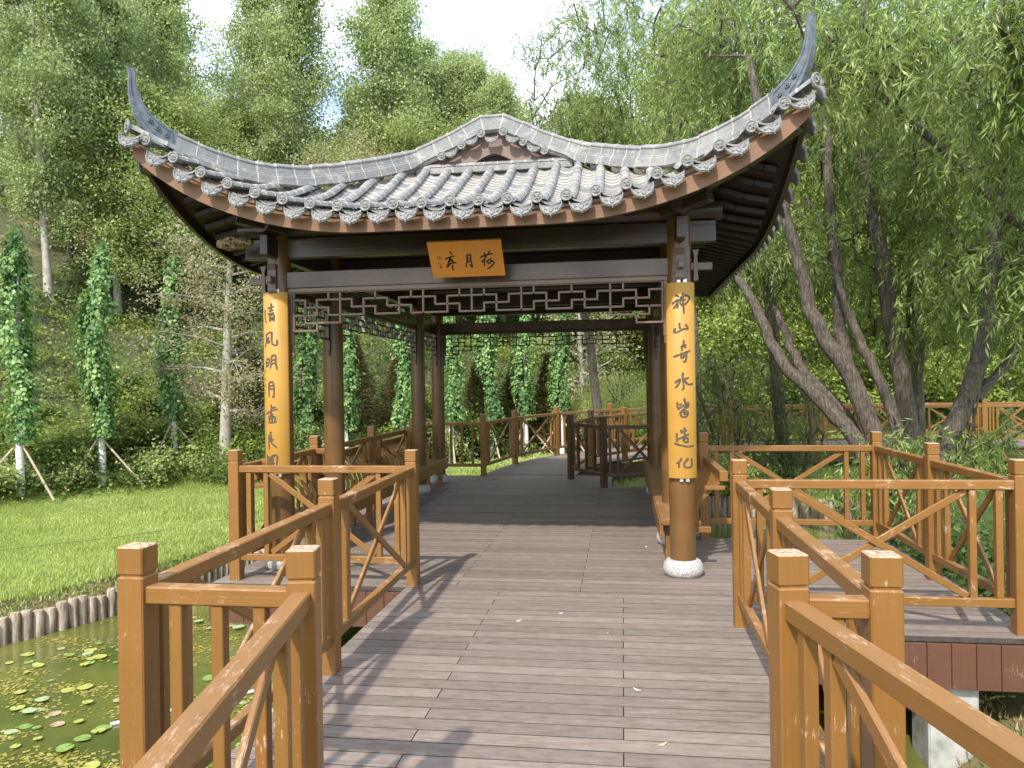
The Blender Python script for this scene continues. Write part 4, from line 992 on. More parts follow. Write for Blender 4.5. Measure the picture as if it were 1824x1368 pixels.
# (bearing, distance, kind, height)
random.seed(21)
rows = [(24, 3.4, ['broad', 'olive', 'broad', 'poplar'], 6, 8.5), (29, 4.2, ['broad', 'olive', 'poplar'], 7, 9.5), (36, 4.6, ['poplar', 'broad', 'olive', 'broad'], 7.5, 11), (44, 5.2, ['poplar', 'broad', 'poplar', 'olive'], 7, 11.5), (53, 6.5, ['poplar', 'broad'], 6, 10)]
def skyline(b):     # tallest elevation (tan) that the wood reaches in each direction, from its open gap over the crest
    return float(np.interp(b, [-40, -22.4, -21.4, -20.3, -19.3, -13.6, -13.1, -11.3, -10.9, -5.8, -5.2, -3.5, -1.5, .2, 1.2, 3, 60], [.8, .8, .485, .485, .62, .62, .43, .42, .62, .62, .47, .47, .46, .48, .62, .7, .8]))
for d, sp, kinds, h0, h1 in rows:
    b = -38.0; step = math.degrees(sp/d)
    while b < 44:
        bb = b+random.uniform(-.3, .3)*step; dd = d+random.uniform(-1.6, 1.6); x, y = polar(bb, dd); z = H1(x, y); b += step
        if z < .4 and y < 40: continue
        if bb < -2 and z < 2.6: continue
        if bb > 2 and dd < 27: continue
        H = random.uniform(h0, h1); w = math.degrees(1.9/dd); lim = min(skyline(bb+q) for q in np.linspace(-w, w, 7))*dd+1.6-z
        if H > lim: H = lim*random.uniform(.86, 1.0)
        if H < 2.2: continue
        put(random.choice(kinds), x, y, H, sxy=random.uniform(.9, 1.2) if H > 4 else 1.3)
# tall poplars rising on the skyline
PL = ['tall pale poplar left of the wide gap of sky', 'tallest poplar rising above the left half of the roof', 'tall poplar standing against the sky left of the roof peak', 'poplar close right of the tree against the sky above the roof', 'poplar at upper left behind the left horn of the roof', 'low distant tree under the open sky above the roof peak', 'low distant tree at the right end of the open sky', 'poplar high on the slope at far upper left', 'poplar at the upper left corner of the picture']
for lab_, (bb, dd, H) in zip(PL, ((-18.0, 33, 13.5), (-16.0, 30, 14.5), (-9.2, 30, 15), (-7.3, 34, 13), (-24.0, 27, 13), (-3.6, 34, 12.0), (-1.5, 31, 11.5), (-27, 24, 12), (-31, 22, 12))):
    x, y = polar(bb, dd); H = min(H, .80*dd+1.6-H1(x, y)); o = put('poplar', x, y, H, sxy=.78); o['label'] = lab_
for bb, dd, H in ((-4.9, 38, 12.0), (-2.6, 37, 12.5), (-.5, 33, 12), (-11.9, 40, 8.5)):
    x, y = polar(bb, dd); put('poplar', x, y, H, sxy=.9)
# right-hand background beyond the lawn
for bb, dd, k, H in ((8, 31, 'bright', 8), (12, 34, 'bright', 9.5), (15, 29, 'bright', 8), (18, 35, 'bright', 10), (21, 30, 'bright', 8), (24, 34, 'bright', 9), (27, 29, 'bright', 8), (30, 32, 'bright', 10), (33, 28, 'bright', 9), (10, 38, 'broad', 12), (20, 40, 'broad', 13), (28, 38, 'broad', 12), (14, 45, 'broad', 15), (24, 46, 'broad', 15), (33, 36, 'broad', 13), (5, 31, 'broad', 8.5), (6, 37, 'poplar', 12), (37, 30, 'broad', 11)):
    x, y = polar(bb, dd); put(k, x, y, H)
# dry-leaved tree with a pale straight trunk behind the left of the pavilion
t = make_tree('dry_leaved_tree', 'tree with brownish drying leaves and a straight pale grey trunk left of the pavilion', 'tree', 7.6, 1.7, .22, 30, 17000, .066, M['l_dry'], M['barkpale'], 77, 'round', .22, .17, .15, .6, 5, droop=.5); t.location = (-8.8, 15.9, H1(-8.8, 15.9)+.1)
t = make_tree('bare_limbed_tree', 'thin tree with bare pale limbs seen through the far lattice of the pavilion', 'tree', 6.2, 1.6, .2, 26, 3200, .10, M['l_olive'], M['barkpale'], 78, 'round', .5, .26, .12, .6, 6); x, y = polar(5.6, 25); t.location = G(x, y)
# young columnar trees with limed trunks
def young(x, y, H, label, seed, zt=1.25, R=.40):
    r = np.random.RandomState(seed); root = empty('young_columnar_tree'); tag(root, label, 'young tree', 'young leafy columns with whitewashed trunks'); z = H1(x, y); root.location = (x, y, z)
    mb = MB(); mb.tube([(0, 0, -.1), (.02, 0, zt*.5), (-.02, 0, zt), (.03, .02, zt+.5)], [.085, .07, .062, .055], 10); mb.build('trunk', M['limed'], root)
    mb = MB(); mb.tube([(.03, .02, zt+.5), (0, 0, H*.6), (0.05, 0, H*.95)], [.055, .035, .01], 8); mb.build('upper_stem', M['barkpale'], root)
    ns = int(46*H); Ps = []; Ds = []; No = []; Rn = []
    for i in range(ns):
        z1 = zt+.05+(H-zt)*r.rand()**.85; q = (z1-zt)/(H-zt); ph = r.rand()*6.283; ln = r.uniform(.25, .9); side = 1+.30*math.sin(z1*2.3+seed)+.28*math.sin(ph*2+z1*1.7+seed*3)
        r0 = R*side*r.uniform(.45, 1.12)*min(1, .42+1.2*math.sin(math.pi*min(1, q*.82+.15))); k = int(ln*r.uniform(34, 52)); t = r.rand(k); z_ = np.maximum(z1-ln*t, zt-.18)
        rr = r0*(.35+.65*np.sqrt(np.minimum(1, t*3+.1)))*(1-.25*t)+r.normal(size=k)*.03; pp = ph+r.normal(size=k)*.16; cx_ = .10*np.sin(z_*1.4+seed)
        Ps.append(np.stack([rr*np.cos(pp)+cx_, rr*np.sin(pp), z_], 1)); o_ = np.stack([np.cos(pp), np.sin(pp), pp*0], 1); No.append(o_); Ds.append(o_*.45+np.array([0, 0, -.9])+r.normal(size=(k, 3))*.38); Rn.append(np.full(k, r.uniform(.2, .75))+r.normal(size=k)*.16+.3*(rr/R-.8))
    P = np.concatenate(Ps); n = len(P); Nn = np.concatenate(No)+np.array([0, 0, .6])+r.normal(size=(n, 3))*.4; L_ = .088*r.uniform(.55, 1.3, n); V, F = leafcards(P, np.concatenate(Ds), Nn, L_, L_*.8, .15); cl = np.concatenate(Rn)
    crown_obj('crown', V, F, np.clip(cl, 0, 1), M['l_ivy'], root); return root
YT = [(-11.13, 12.85, 4.9, 'young leafy column tree at the far left edge of the lawn'), (-10.45, 14.2, 4.8, 'young leafy column tree second from the left behind the lawn'), (-10.0, 16.0, 4.6, 'young leafy column tree just left of the dry-leaved tree'), (-7.35, 17.2, 3.6, 'young leafy column tree close right of the left couplet board'),
      (-6.5, 17.4, 3.5, 'young leafy column tree between the left front columns'), (-5.45, 18.6, 3.8, 'young leafy column tree behind the third left column'), (-4.45, 19.6, 4.2, 'young leafy column tree left of centre behind the curving railing'), (-3.6, 20.7, 4.3, 'young leafy column tree near the middle of the far lattice'), (-2.75, 21.6, 4.4, 'young leafy column tree right of centre with a thick whitewashed trunk'), (-1.75, 21.9, 4.3, 'young leafy column tree beside the pale weeping willow')]
def stakes(x, y, lab, seed):
    r = np.random.RandomState(seed); root = empty('support_stakes', (x, y, H1(x, y))); tag(root, lab, 'tree stakes', 'stakes propping the young trees'); a0 = r.uniform(0, 2)
    for k in range(3):
        a = a0+k*2.1; mb = MB(); mb.tube([(.85*math.cos(a), .85*math.sin(a), -.05), (-.06*math.cos(a), -.06*math.sin(a), 1.05+.05*k)], [.024, .02], 7); mb.build('pole', M['stake'], root)
places = ['leftmost', 'second from left', 'third from left', 'fourth from left', 'fifth from left', 'sixth from left', 'seventh from left', 'eighth from left', 'ninth from left', 'rightmost']
for i, (x, y, H, lab) in enumerate(YT):
    z = H1(x, y); young(x, y, H+.15, lab, 100+i, R=.27 if i > 2 else .31)
    if i != 4: stakes(x, y, 'leaning wooden poles propping the %s young tree' % places[i], 200+i)
# brown conifers between them
def conifer(x, y, H, lab, seed):
    r = np.random.RandomState(seed); root = empty('small_conifer', (x, y, H1(x, y)-.05)); tag(root, lab, 'conifer', 'brownish conifers behind the young trees'); mb = MB(); mb.tube([(0, 0, 0), (0, 0, H)], [.05, .01], 6); mb.build('trunk', M['bark'], root)
    n = 9000; q = r.rand(n)**1.25; z_ = .15+q*(H-.2); ph = r.rand(n)*6.283; rad = .85*(1-q)**.85*(1+.25*np.sin(ph*5+z_*6)); rr = rad*np.sqrt(r.rand(n)); P = np.stack([rr*np.cos(ph), rr*np.sin(ph), z_-.1*rr], 1)
    D = np.stack([np.cos(ph), np.sin(ph), .1+0*ph], 1)+r.normal(size=(n, 3))*.45; V, F = leafcards(P, D, rdir(n, r), .13*r.uniform(.6, 1.2, n), .035+0*ph); crown_obj('crown', V, F, r.rand(n), M['l_brown'], root)
for i, (x, y, H, lab) in enumerate([(-9.2, 17.8, 3.4, 'brown conifer left of the left couplet board'), (-6.9, 19.2, 3.2, 'brown conifer seen between the left columns'), (-5.9, 19.9, 2.9, 'brown conifer behind the second left column'), (-4.0, 21.6, 3.0, 'brown conifer between two young trees left of centre'), (-3.1, 22.4, 2.8, 'brown conifer between two young trees at centre'), (-2.2, 23.0, 2.9, 'brown conifer just left of the weeping willow')]): conifer(x, y, H, lab, 300+i)
# weeping willow sapling, yellow-green
def weeping(x, y, H, R, lab, seed):
    r = np.random.RandomState(seed); root = empty('weeping_willow', (x, y, H1(x, y)-.05)); tag(root, lab, 'willow'); mb = MB(); mb.tube([(0, 0, 0), (.1, 0, H*.5), (0, 0, H*.85)], [.09, .07, .03], 8); ns = 420; Ps = []; Ds = []
    for i in range(ns):
        a = r.rand()*6.283; q = math.sqrt(r.rand()); x0, y0 = R*q*math.cos(a), R*q*math.sin(a); z0 = H*(1-.35*q*q)+r.uniform(-.25, .1); L_ = r.uniform(.5, 1.3)
        k = int(L_/.03); t = np.linspace(0, 1, k); Ps.append(np.stack([x0+.12*t*math.cos(a), y0+.12*t*math.sin(a), z0-L_*t], 1)); Ds.append(np.tile([0, 0, -1.], (k, 1)))
        if i < 18: mb.tube([(0, 0, H*.6), (x0*.6, y0*.6, z0+.05), (x0, y0, z0)], [.02, .012, .006], 4, cap=False)
    P = np.concatenate(Ps); n = len(P); D = np.concatenate(Ds)+r.normal(size=(n, 3))*.4; V, F = leafcards(P+r.normal(size=(n, 3))*.02, D, rdir(n, r), .09*r.uniform(.7, 1.2, n), .02+0*P[:, 0]); crown_obj('crown', V, F, r.rand(n), M['l_yellow'], root); mb.build('trunk', M['bark'], root)
weeping(-.2, 23.6, 2.5, 1.5, 'yellow-green weeping willow beyond the curving walkway', 5); weeping(1.5, 24.4, 2.4, 1.4, 'smaller yellow-green weeping willow half hidden by the right columns', 6)
# ------------------------------------------------------------------ big willows by the platform
def willow(name, label, stems, crowns, seed, nleaf_twigs, leaf=.115, per=15, group=None, lm='l_willow'):
    """stems: (polyline, r0, r1); crowns: (centre, radii, weight)"""
    r = np.random.RandomState(seed); ox, oy = stems[0][0][0][:2]; root = empty(name, (ox, oy, 0)); tag(root, label, 'willow', group); off = Vector((ox, oy, 0)); nodes = []
    for pl, a, b in stems:
        P = [Vector(p)-off for p in pl]; Q = []
        for i in range(len(P)-1):
            p0 = P[max(i-1, 0)]; p1 = P[i]; p2 = P[i+1]; p3 = P[min(i+2, len(P)-1)]
            for k in range(5):
                t = k/5; q = .5*((2*p1)+(-p0+p2)*t+(2*p0-5*p1+4*p2-p3)*t*t+(-p0+3*p1-3*p2+p3)*t**3); Q.append(q+Vector(r.normal(size=3)*.012))
        Q.append(P[-1]); mb = MB(); n = len(Q); mb.tube(Q, [a+(b-a)*(i/(n-1))**.8 for i in range(n)], 12); mb.build('trunk', M['bark'], root); nodes += Q[n//3:]
    nodes = np.array([tuple(q) for q in nodes]); W = np.array([c[2] for c in crowns], float); W /= W.sum(); anchors = []
    mb = MB(); Pl = []; Dl = []; rn = []
    ncl = max(10, nleaf_twigs//16)
    for i in range(ncl):
        c, rad, w = crowns[r.choice(len(crowns), p=W)]; u = rdir(1, r)[0]*r.rand()**.4; cc = np.array(c)-np.array([ox, oy, 0])+u*np.array(rad)
        d = np.linalg.norm(nodes-cc, axis=1)+.6*np.maximum(0, nodes[:, 2]-cc[2]); nn = nodes[d.argmin()]
        if r.rand() < .75:
            m_ = (nn+cc)/2+np.array([0, 0, .15+.1*np.linalg.norm(nn-cc)])+r.normal(size=3)*.08; mb.tube([tuple(nn), tuple(m_), tuple(cc)], [.022, .014, .005], 5, cap=False); nodes = np.vstack([nodes, m_, cc])
        tone = r.rand()
        for j in range(16):
            st = cc+r.normal(size=3)*np.array([.24, .24, .18]); az = r.rand()*6.283; Lt = r.uniform(.22, .62); d0 = np.array([math.cos(az), math.sin(az), r.uniform(-.3, .6)]); k = per
            t = np.linspace(.05, 1, k)[:, None]; pp = st+d0*Lt*t*(1-.35*t)+np.array([0, 0, -1.])*(Lt*.75*t*t)
            tg = d0*(1-.7*t)+np.array([0, 0, -1.5])*t; sd_ = unit(np.cross(tg, rdir(k, r))); sg_ = np.where(np.arange(k) % 2, 1, -1)[:, None]
            Pl.append(pp); Dl.append(unit(tg)*.9+sd_*sg_*.75+np.array([0, 0, -.25])); rn.append(np.full(k, .28+.45*tone)+r.normal(size=k)*.16)
            if j % 3 == 0: mb.tube([tuple(st), tuple(pp[k//2]), tuple(pp[-1])], [.004, .003, .0015], 3, cap=False)
    P = np.concatenate(Pl); D = np.concatenate(Dl); n = len(P); L_ = leaf*r.uniform(.65, 1.25, n); V, F = leafcards(P, D, rdir(n, r)*.8+np.array([0, -.25, .7]), L_, L_*.175, .2)
    crown_obj('crown', V, F, np.clip(np.concatenate(rn), 0, 1), M[lm], root); mb.build('branches', M['bark'], root); return root
willow('willow_tree', 'many-stemmed willow fanning out behind the side platform', [
 ([(3.49, 10.81, -.75), (3.40, 10.81, .45), (3.01, 10.81, 1.64), (2.64, 10.82, 2.26), (2.45, 10.86, 2.84), (2.22, 10.89, 3.93), (2.03, 10.94, 4.9), (1.76, 10.96, 6.09)], .155, .05),
 ([(3.42, 10.76, -.7), (3.16, 10.76, .60), (2.75, 10.96, 1.24), (2.19, 11.15, 1.88), (1.93, 11.37, 2.6), (1.65, 11.59, 3.24), (1.37, 11.82, 4.12)], .135, .045),
 ([(3.50, 11.17, -.7), (3.21, 11.17, .8), (2.56, 11.43, 1.74), (2.37, 11.76, 2.33), (2.21, 12.09, 3.0), (2.04, 12.42, 4.05)], .10, .035),
 ([(3.60, 11.1, -.7), (3.44, 11.2, .72), (3.19, 11.3, 1.5), (3.06, 11.42, 2.33), (3.06, 11.55, 3.05), (2.98, 11.68, 4.73), (2.89, 11.8, 6.21), (2.81, 11.92, 7.74)], .12, .05),
 ([(3.66, 10.9, -.7), (3.64, 10.93, .74), (3.38, 11.06, 1.76), (3.13, 11.19, 2.41), (2.99, 11.34, 3.16)], .105, .045)],
 [((3.2, 12.7, 5.6), (2.4, 1.4, 2.3), 4), ((2.2, 12.1, 3.6), (1.1, .8, .7), 1.4), ((2.0, 12.2, 6.6), (1.6, 1.3, 1.6), 1.7), ((3.5, 10.4, .55), (.7, .25, .2), .32), ((3.4, 12.6, 2.8), (1.3, .6, .6), .5), ((3.15, 10.2, .05), (.3, .3, .3), .2)], 31, 3600)
willow('willow_tree', 'tall straight willow trunk standing right of the fanned stems', [
 ([(4.05, 11.9, -.7), (4.12, 11.91, .83), (3.95, 12.01, 2.35), (3.81, 12.11, 3.58), (3.68, 12.21, 4.84), (3.58, 12.32, 6.12), (3.51, 12.43, 7.95)], .15, .08), ([(4.5, 12.78, -.6), (4.52, 12.78, .59), (4.54, 12.84, 2.39), (4.66, 12.92, 3.95), (4.66, 12.98, 5.52), (4.65, 13.04, 7.12), (4.64, 13.1, 8.38)], .15, .08)],
 [((4.3, 13.0, 6.3), (2.0, 1.5, 2.3), 3), ((4.6, 13.3, 3.8), (1.6, 1.0, 1.0), 1.6), ((4.5, 12.6, 2.3), (1.2, .6, .4), .4)], 32, 2700)
willow('willow_tree', 'leaning willow trunk at the right with a fork beside the boardwalk', [
 ([(3.86, 10.26, -.7), (4.0, 10.28, .72), (4.35, 10.33, 1.61), (4.53, 10.35, 2.43), (4.62, 10.36, 3.24), (4.76, 10.38, 4.21), (4.85, 10.4, 5.61)], .145, .06), ([(4.38, 10.34, 1.35), (4.85, 10.6, 1.8), (5.3, 10.8, 2.35), (6.02, 11.0, 3.14)], .07, .04), ([(4.85, 10.4, 5.61), (4.6, 9.9, 4.4), (4.0, 9.6, 4.0)], .03, .015)],
 [((4.8, 11.1, 4.7), (1.5, 1.2, 1.8), 3.2), ((4.9, 10.9, 2.9), (1.1, .8, .8), 1.3), ((4.6, 10.2, .7), (.7, .3, .25), .3), ((4.1, 9.0, -.1), (.9, .6, .3), .35), ((5.3, 11.4, 3.6), (1.4, 1.1, 1.5), 1.4)], 33, 2700)
willow('willow_tree', 'overhanging willow whose pale sunlit sprays hang in at top right', [
 ([(8.2, 8.6, -.6), (7.9, 8.7, 1.5), (7.2, 9.0, 3.6), (6.6, 9.2, 5.6)], .22, .10), ([(7.6, 8.9, 2.3), (5.79, 10.43, 3.00), (4.94, 10.31, 3.44), (4.27, 10.22, 4.14), (3.36, 10.09, 4.97), (2.57, 9.97, 5.73), (1.97, 9.88, 6.41)], .085, .03), ([(6.9, 9.0, 4.4), (5.2, 8.0, 5.3), (4.2, 7.4, 5.1)], .06, .02)],
 [((3.95, 7.6, 4.75), (1.0, .8, .75), 2.0), ((4.9, 8.6, 4.2), (1.3, .9, 1.3), 1.6), ((3.2, 9.4, 5.6), (1.6, .8, .9), 1.2), ((4.6, 8.2, 2.6), (.9, .7, .8), .35)], 34, 2600)
willow('willow_tree', 'fine-leaved willow with a crooked limb above the right half of the roof', [
 ([(-.6, 20.7, -.4), (-.8, 20.1, 2.4), (-1.1, 18.8, 4.4), (-1.4, 17.7, 5.4), (-1.71, 16.93, 6.01), (-2.0, 16.89, 6.94), (-2.73, 16.78, 7.64)], .14, .03), ([(1.6, 16.9, -.4), (1.5, 17.2, 3), (1.2, 17.2, 6), (.9, 17.3, 9.5)], .16, .05), ([(3.2, 16.0, -.4), (2.6, 14.6, 4), (1.82, 13.05, 7.0), (1.6, 13.36, 8.2)], .14, .06)],
 [((.2, 17.2, 8.3), (2.4, 1.8, 2.3), 3.6), ((-1.2, 17.2, 6.6), (1.3, 1.2, 1.4), 1.6), ((2.1, 14.9, 7.5), (1.7, 1.4, 2.0), 2.6), ((.8, 17, 5.2), (2.0, 1.2, 1.2), 1.4)], 35, 6600, leaf=.11, per=15)
# dark fine bushy growth between the pavilion and the willow trunks
for i, (c, rad, nn, lab) in enumerate([((1.9, 15.3, -.5), 1.3, 1300, 'dark twiggy shrub beside the right rear corner of the pavilion'), ((3.3, 15.6, -.4), 1.0, 900, 'dark twiggy shrub at the foot of the fanned willow stems')]):
    willow('dark_shrub', lab, [([(c[0], c[1], -.8), (c[0]-.2, c[1], .6), (c[0]-.6, c[1]+.1, 1.8)], .05, .02), ([(c[0], c[1], -.8), (c[0]+.3, c[1], .7), (c[0]+.1, c[1], 1.9)], .05, .02), ([(c[0], c[1], -.7), (c[0]-.5, c[1], .3), (c[0]-1.0, c[1], .9)], .04, .015)], [((c[0]-.1, c[1], 1.1), (rad*.9, .7, 1.1), 2), ((c[0]-.2, c[1], .2), (rad, .7, .5), 1)], 50+i, nn, leaf=.07, per=13, lm='l_under')
# shrubs on the banks: (x, y, r, h, material, label)
def shrub(x, y, R, Hh, lm, lab, seed, n=5200, size=.085):
    r = np.random.RandomState(seed); root = empty('shrub', (x, y, H1(x, y)-.05)); tag(root, lab, 'shrub', 'bushes at the foot of the slope'); nc = 26; a = r.rand(nc)*6.283; q = np.sqrt(r.rand(nc)); cen = np.stack([R*q*np.cos(a), R*q*np.sin(a), Hh*(.25+.75*np.sqrt(1-q*q))*r.uniform(.6, 1, nc)], 1)
    V, F, rnd = clumps_to_leaves(cen, r.uniform(.12, .24, nc), n, size, .6, r, .8); crown_obj('foliage', V, F, rnd, lm, root); mb = MB()
    for c in cen[:9]: mb.tube([(0, 0, 0), tuple(c*.6), tuple(c)], [.014, .009, .004], 4)
    mb.build('stems', M['bark'], root); return root
SH = [(-12.0, 12.4, .9, .7, 'far left below the leftmost young tree'), (-11.3, 14.0, .8, .8, 'between the two leftmost young trees'), (-10.9, 15.5, 1.0, 1.0, 'behind the second young tree'), (-9.7, 15.4, .8, .6, 'at the lawn edge below the third young tree'), (-9.0, 16.8, 1.0, 1.1, 'behind the dry-leaved tree trunk'), (-8.1, 15.9, .8, .75, 'at the lawn edge left of the tall post'), (-7.6, 17.3, .9, 1.2, 'behind the left couplet board'), (-7.0, 18.2, .9, .9, 'between the left front columns'), (-5.9, 18.6, .8, .9, 'between the second and third left columns'), (-5.0, 20.0, .8, 1.0, 'behind the far lattice at left'), (-4.2, 20.6, .6, 1.3, 'light green beneath the young trees left of centre'), (-1.2, 23.2, .8, .8, 'in front of the weeping willow'), (3.0, 24.5, .9, .9, 'beyond the distant boardwalk'), (-13.5, 11.0, 1.0, .9, 'at the far left edge of the picture')]
for i, (x, y, R, Hh, w) in enumerate(SH): shrub(x, y, R, Hh, M['l_under'] if i % 3 else M['l_broad'], 'low leafy shrub '+w, 400+i)
random.seed(33)
sp_ = [shrub(0, 0, .8, .8, M[['l_under', 'l_broad', 'l_under'][i]], 'leafy bush growing on the wooded slope', 470+i, 4200, .085) for i in range(3)]
for i in range(42):
    o = sp_[i] if i < 3 else copy_tree(sp_[i % 3]); x = random.uniform(-15, 3); y = float(np.interp(x, FX, FY))+random.uniform(1.0, 8.5); o.location = (x, y, H1(x, y)-.05); q = random.uniform(.55, 1.15); o.scale = (q, q, q*random.uniform(.8, 1.2)); o.rotation_euler = (0, 0, random.uniform(0, 6.28)); o['group'] = 'bushes on the wooded slope'
shrub(1.75, 14.75, .6, .65, M['grass'], 'bright green bush beside the log edging under the back rail', 440, 5000, .07)
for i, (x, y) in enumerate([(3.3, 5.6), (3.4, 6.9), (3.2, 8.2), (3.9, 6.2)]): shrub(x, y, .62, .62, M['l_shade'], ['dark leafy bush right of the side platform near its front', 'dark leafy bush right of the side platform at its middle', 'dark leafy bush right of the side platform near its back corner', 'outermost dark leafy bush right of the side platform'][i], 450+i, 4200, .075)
# ------------------------------------------------------------------ ground cover and grass
def undergrowth():
    r = np.random.RandomState(5); n = 7000; x = r.uniform(-17, 9, n); y = np.interp(x, FX, FY)+r.rand(n)**1.25*23-.6; ok = np.ones(n, bool); z = height(x, y); ok &= (z > -.4)
    x, y, z = x[ok], y[ok], z[ok]; cen = np.stack([x, y, z+r.uniform(.0, .28, len(x))], 1); V, F, rnd = clumps_to_leaves(cen, r.uniform(.14, .42, len(x)), 250000, .09, .75, r, .45, .1)
    rr = np.clip(rnd+.28*smooth_noise(V[::4, 0]*3, V[::4, 1]*3, 8), 0, 1); o = crown_obj('undergrowth', V, F, rr, M['l_under'], None); tag(o, 'creeping leafy ground cover on the wooded slope', 'ground cover', kind='stuff')
undergrowth()
M['dryg'] = leafmat('dry_grass_blades', (.20, .15, .07), (.36, .30, .15), (.40, .42, .16), .3)
def blades(name, n, xr, yr, cond, h0, h1, lab, seed, w=.0062, mat_='grass', bias=1.0):
    r = np.random.RandomState(seed); x = r.uniform(*xr, n); y = yr[0]+(yr[1]-yr[0])*r.rand(n)**bias; z = height(x, y); ok = cond(x, y, z); x, y, z = x[ok], y[ok], z[ok]; n = len(x)
    tuft = .5+.5*np.tanh(1.3*smooth_noise(x*9, y*9, 2)); h = np.where(smooth_noise(x*5.5+3, y*5.5, 12) > .75, .55, 1)*(h0+(h1-h0)*r.rand(n)**1.8)*(1+.9*(r.rand(n) > .985))*(.55+.8*tuft); a = r.rand(n)*6.283; ww = w*(1+.06*y)*r.uniform(.7, 1.4, n); ln = r.normal(size=(n, 2))*.45
    b0 = np.stack([x-ww*np.cos(a), y-ww*np.sin(a), z-.02], 1); b1 = np.stack([x+ww*np.cos(a), y+ww*np.sin(a), z-.02], 1); tp = np.stack([x+ln[:, 0]*h, y+ln[:, 1]*h, z+h], 1)
    V = np.stack([b0, b1, tp], 1).reshape(-1, 3); i = np.arange(n)*3; pa = smooth_noise(x*5.5+3, y*5.5, 12); rn = np.clip(.42+.26*smooth_noise(x*3.5, y*3.5, 4)+.2*r.normal(size=n)+np.where(pa > .75, .3, 0), 0, 1)
    o = np_mesh(name, V, np.stack([i, i+1, i+2], 1), M[mat_], rnd=np.repeat(rn, 3)); tag(o, lab, 'grass', kind='stuff')
blades('lawn_grass', 480000, (-15, -3.4), (3, 18), lambda x, y, z: (z > -.75) & (z < .3) & (bank_d(x, y) > .05) & (y < np.interp(x, FX, FY)+1.0), .02, .075, 'bright green lawn beside the pond on the left', 3)
blades('far_grass', 70000, (-4, 16), (13.6, 27), lambda x, y, z: (z > -.66) & (z < .3) & (bank_d(x, y) > .14), .03, .10, 'bright grass beyond the pavilion and around the boardwalk', 4, .02)
blades('dry_grass', 16000, (1.3, 5.5), (2.0, 10), lambda x, y, z: (z > -.8), .015, .06, 'sparse dry grass on the bank beneath the side platform', 6, .006, 'dryg')
# ------------------------------------------------------------------ log edging
def logs(name, pts, lab, r0=.052, top=-.58):
    root = empty(name, (*pts[0], 0)); tag(root, lab, 'log edging'); P = [Vector((*p, 0)) for p in pts]; Ls = [0]
    for a, b in zip(P, P[1:]): Ls.append(Ls[-1]+(b-a).length)
    s = 0; k = 0
    while s < Ls[-1]:
        i = max(0, int(np.searchsorted(Ls, s))-1); q = P[i].lerp(P[i+1], (s-Ls[i])/(Ls[i+1]-Ls[i])); r = r0*random.uniform(.8, 1.15); z = top+random.uniform(-.035, .03)+.13*(k < 0)
        dx, dy = random.uniform(-.012, .012), random.uniform(-.012, .012); mb = MB(); n = 9; rings = []
        wob = [random.uniform(.9, 1.1) for _ in range(n)]
        for zz, rr in ((-1.15, 1), (-.8, 1.02), (z-.02, .97), (z, .80)): rings.append([(q.x-P[0].x+dx*zz+r*rr*wob[j]*math.cos(6.283*j/n), q.y-P[0].y+dy*zz+r*rr*wob[j]*math.sin(6.283*j/n), zz) for j in range(n)])
        mb.loft(rings, smooth=True); mb.build('log', M['log'], root); s += r*1.98; k += 1
yy = np.linspace(5.6, 12.7, 30); xb = np.interp(yy, [-6, 2, 5, 6.7, 7.7, 9.3, 11, 12.6, 14.0], [-8.5, -7.3, -6.5, -6.0, -5.55, -5.1, -4.4, -3.0, -1.0])
logs('log_edging', list(zip(xb, yy)), 'low palisade of weathered logs holding the left lawn above the pond')
logs('log_edging', [(.2, 14.25), (1.6, 14.45), (3.1, 14.4), (4.9, 13.7)], 'far log palisade seen under the back rail of the side platform', top=-.5)
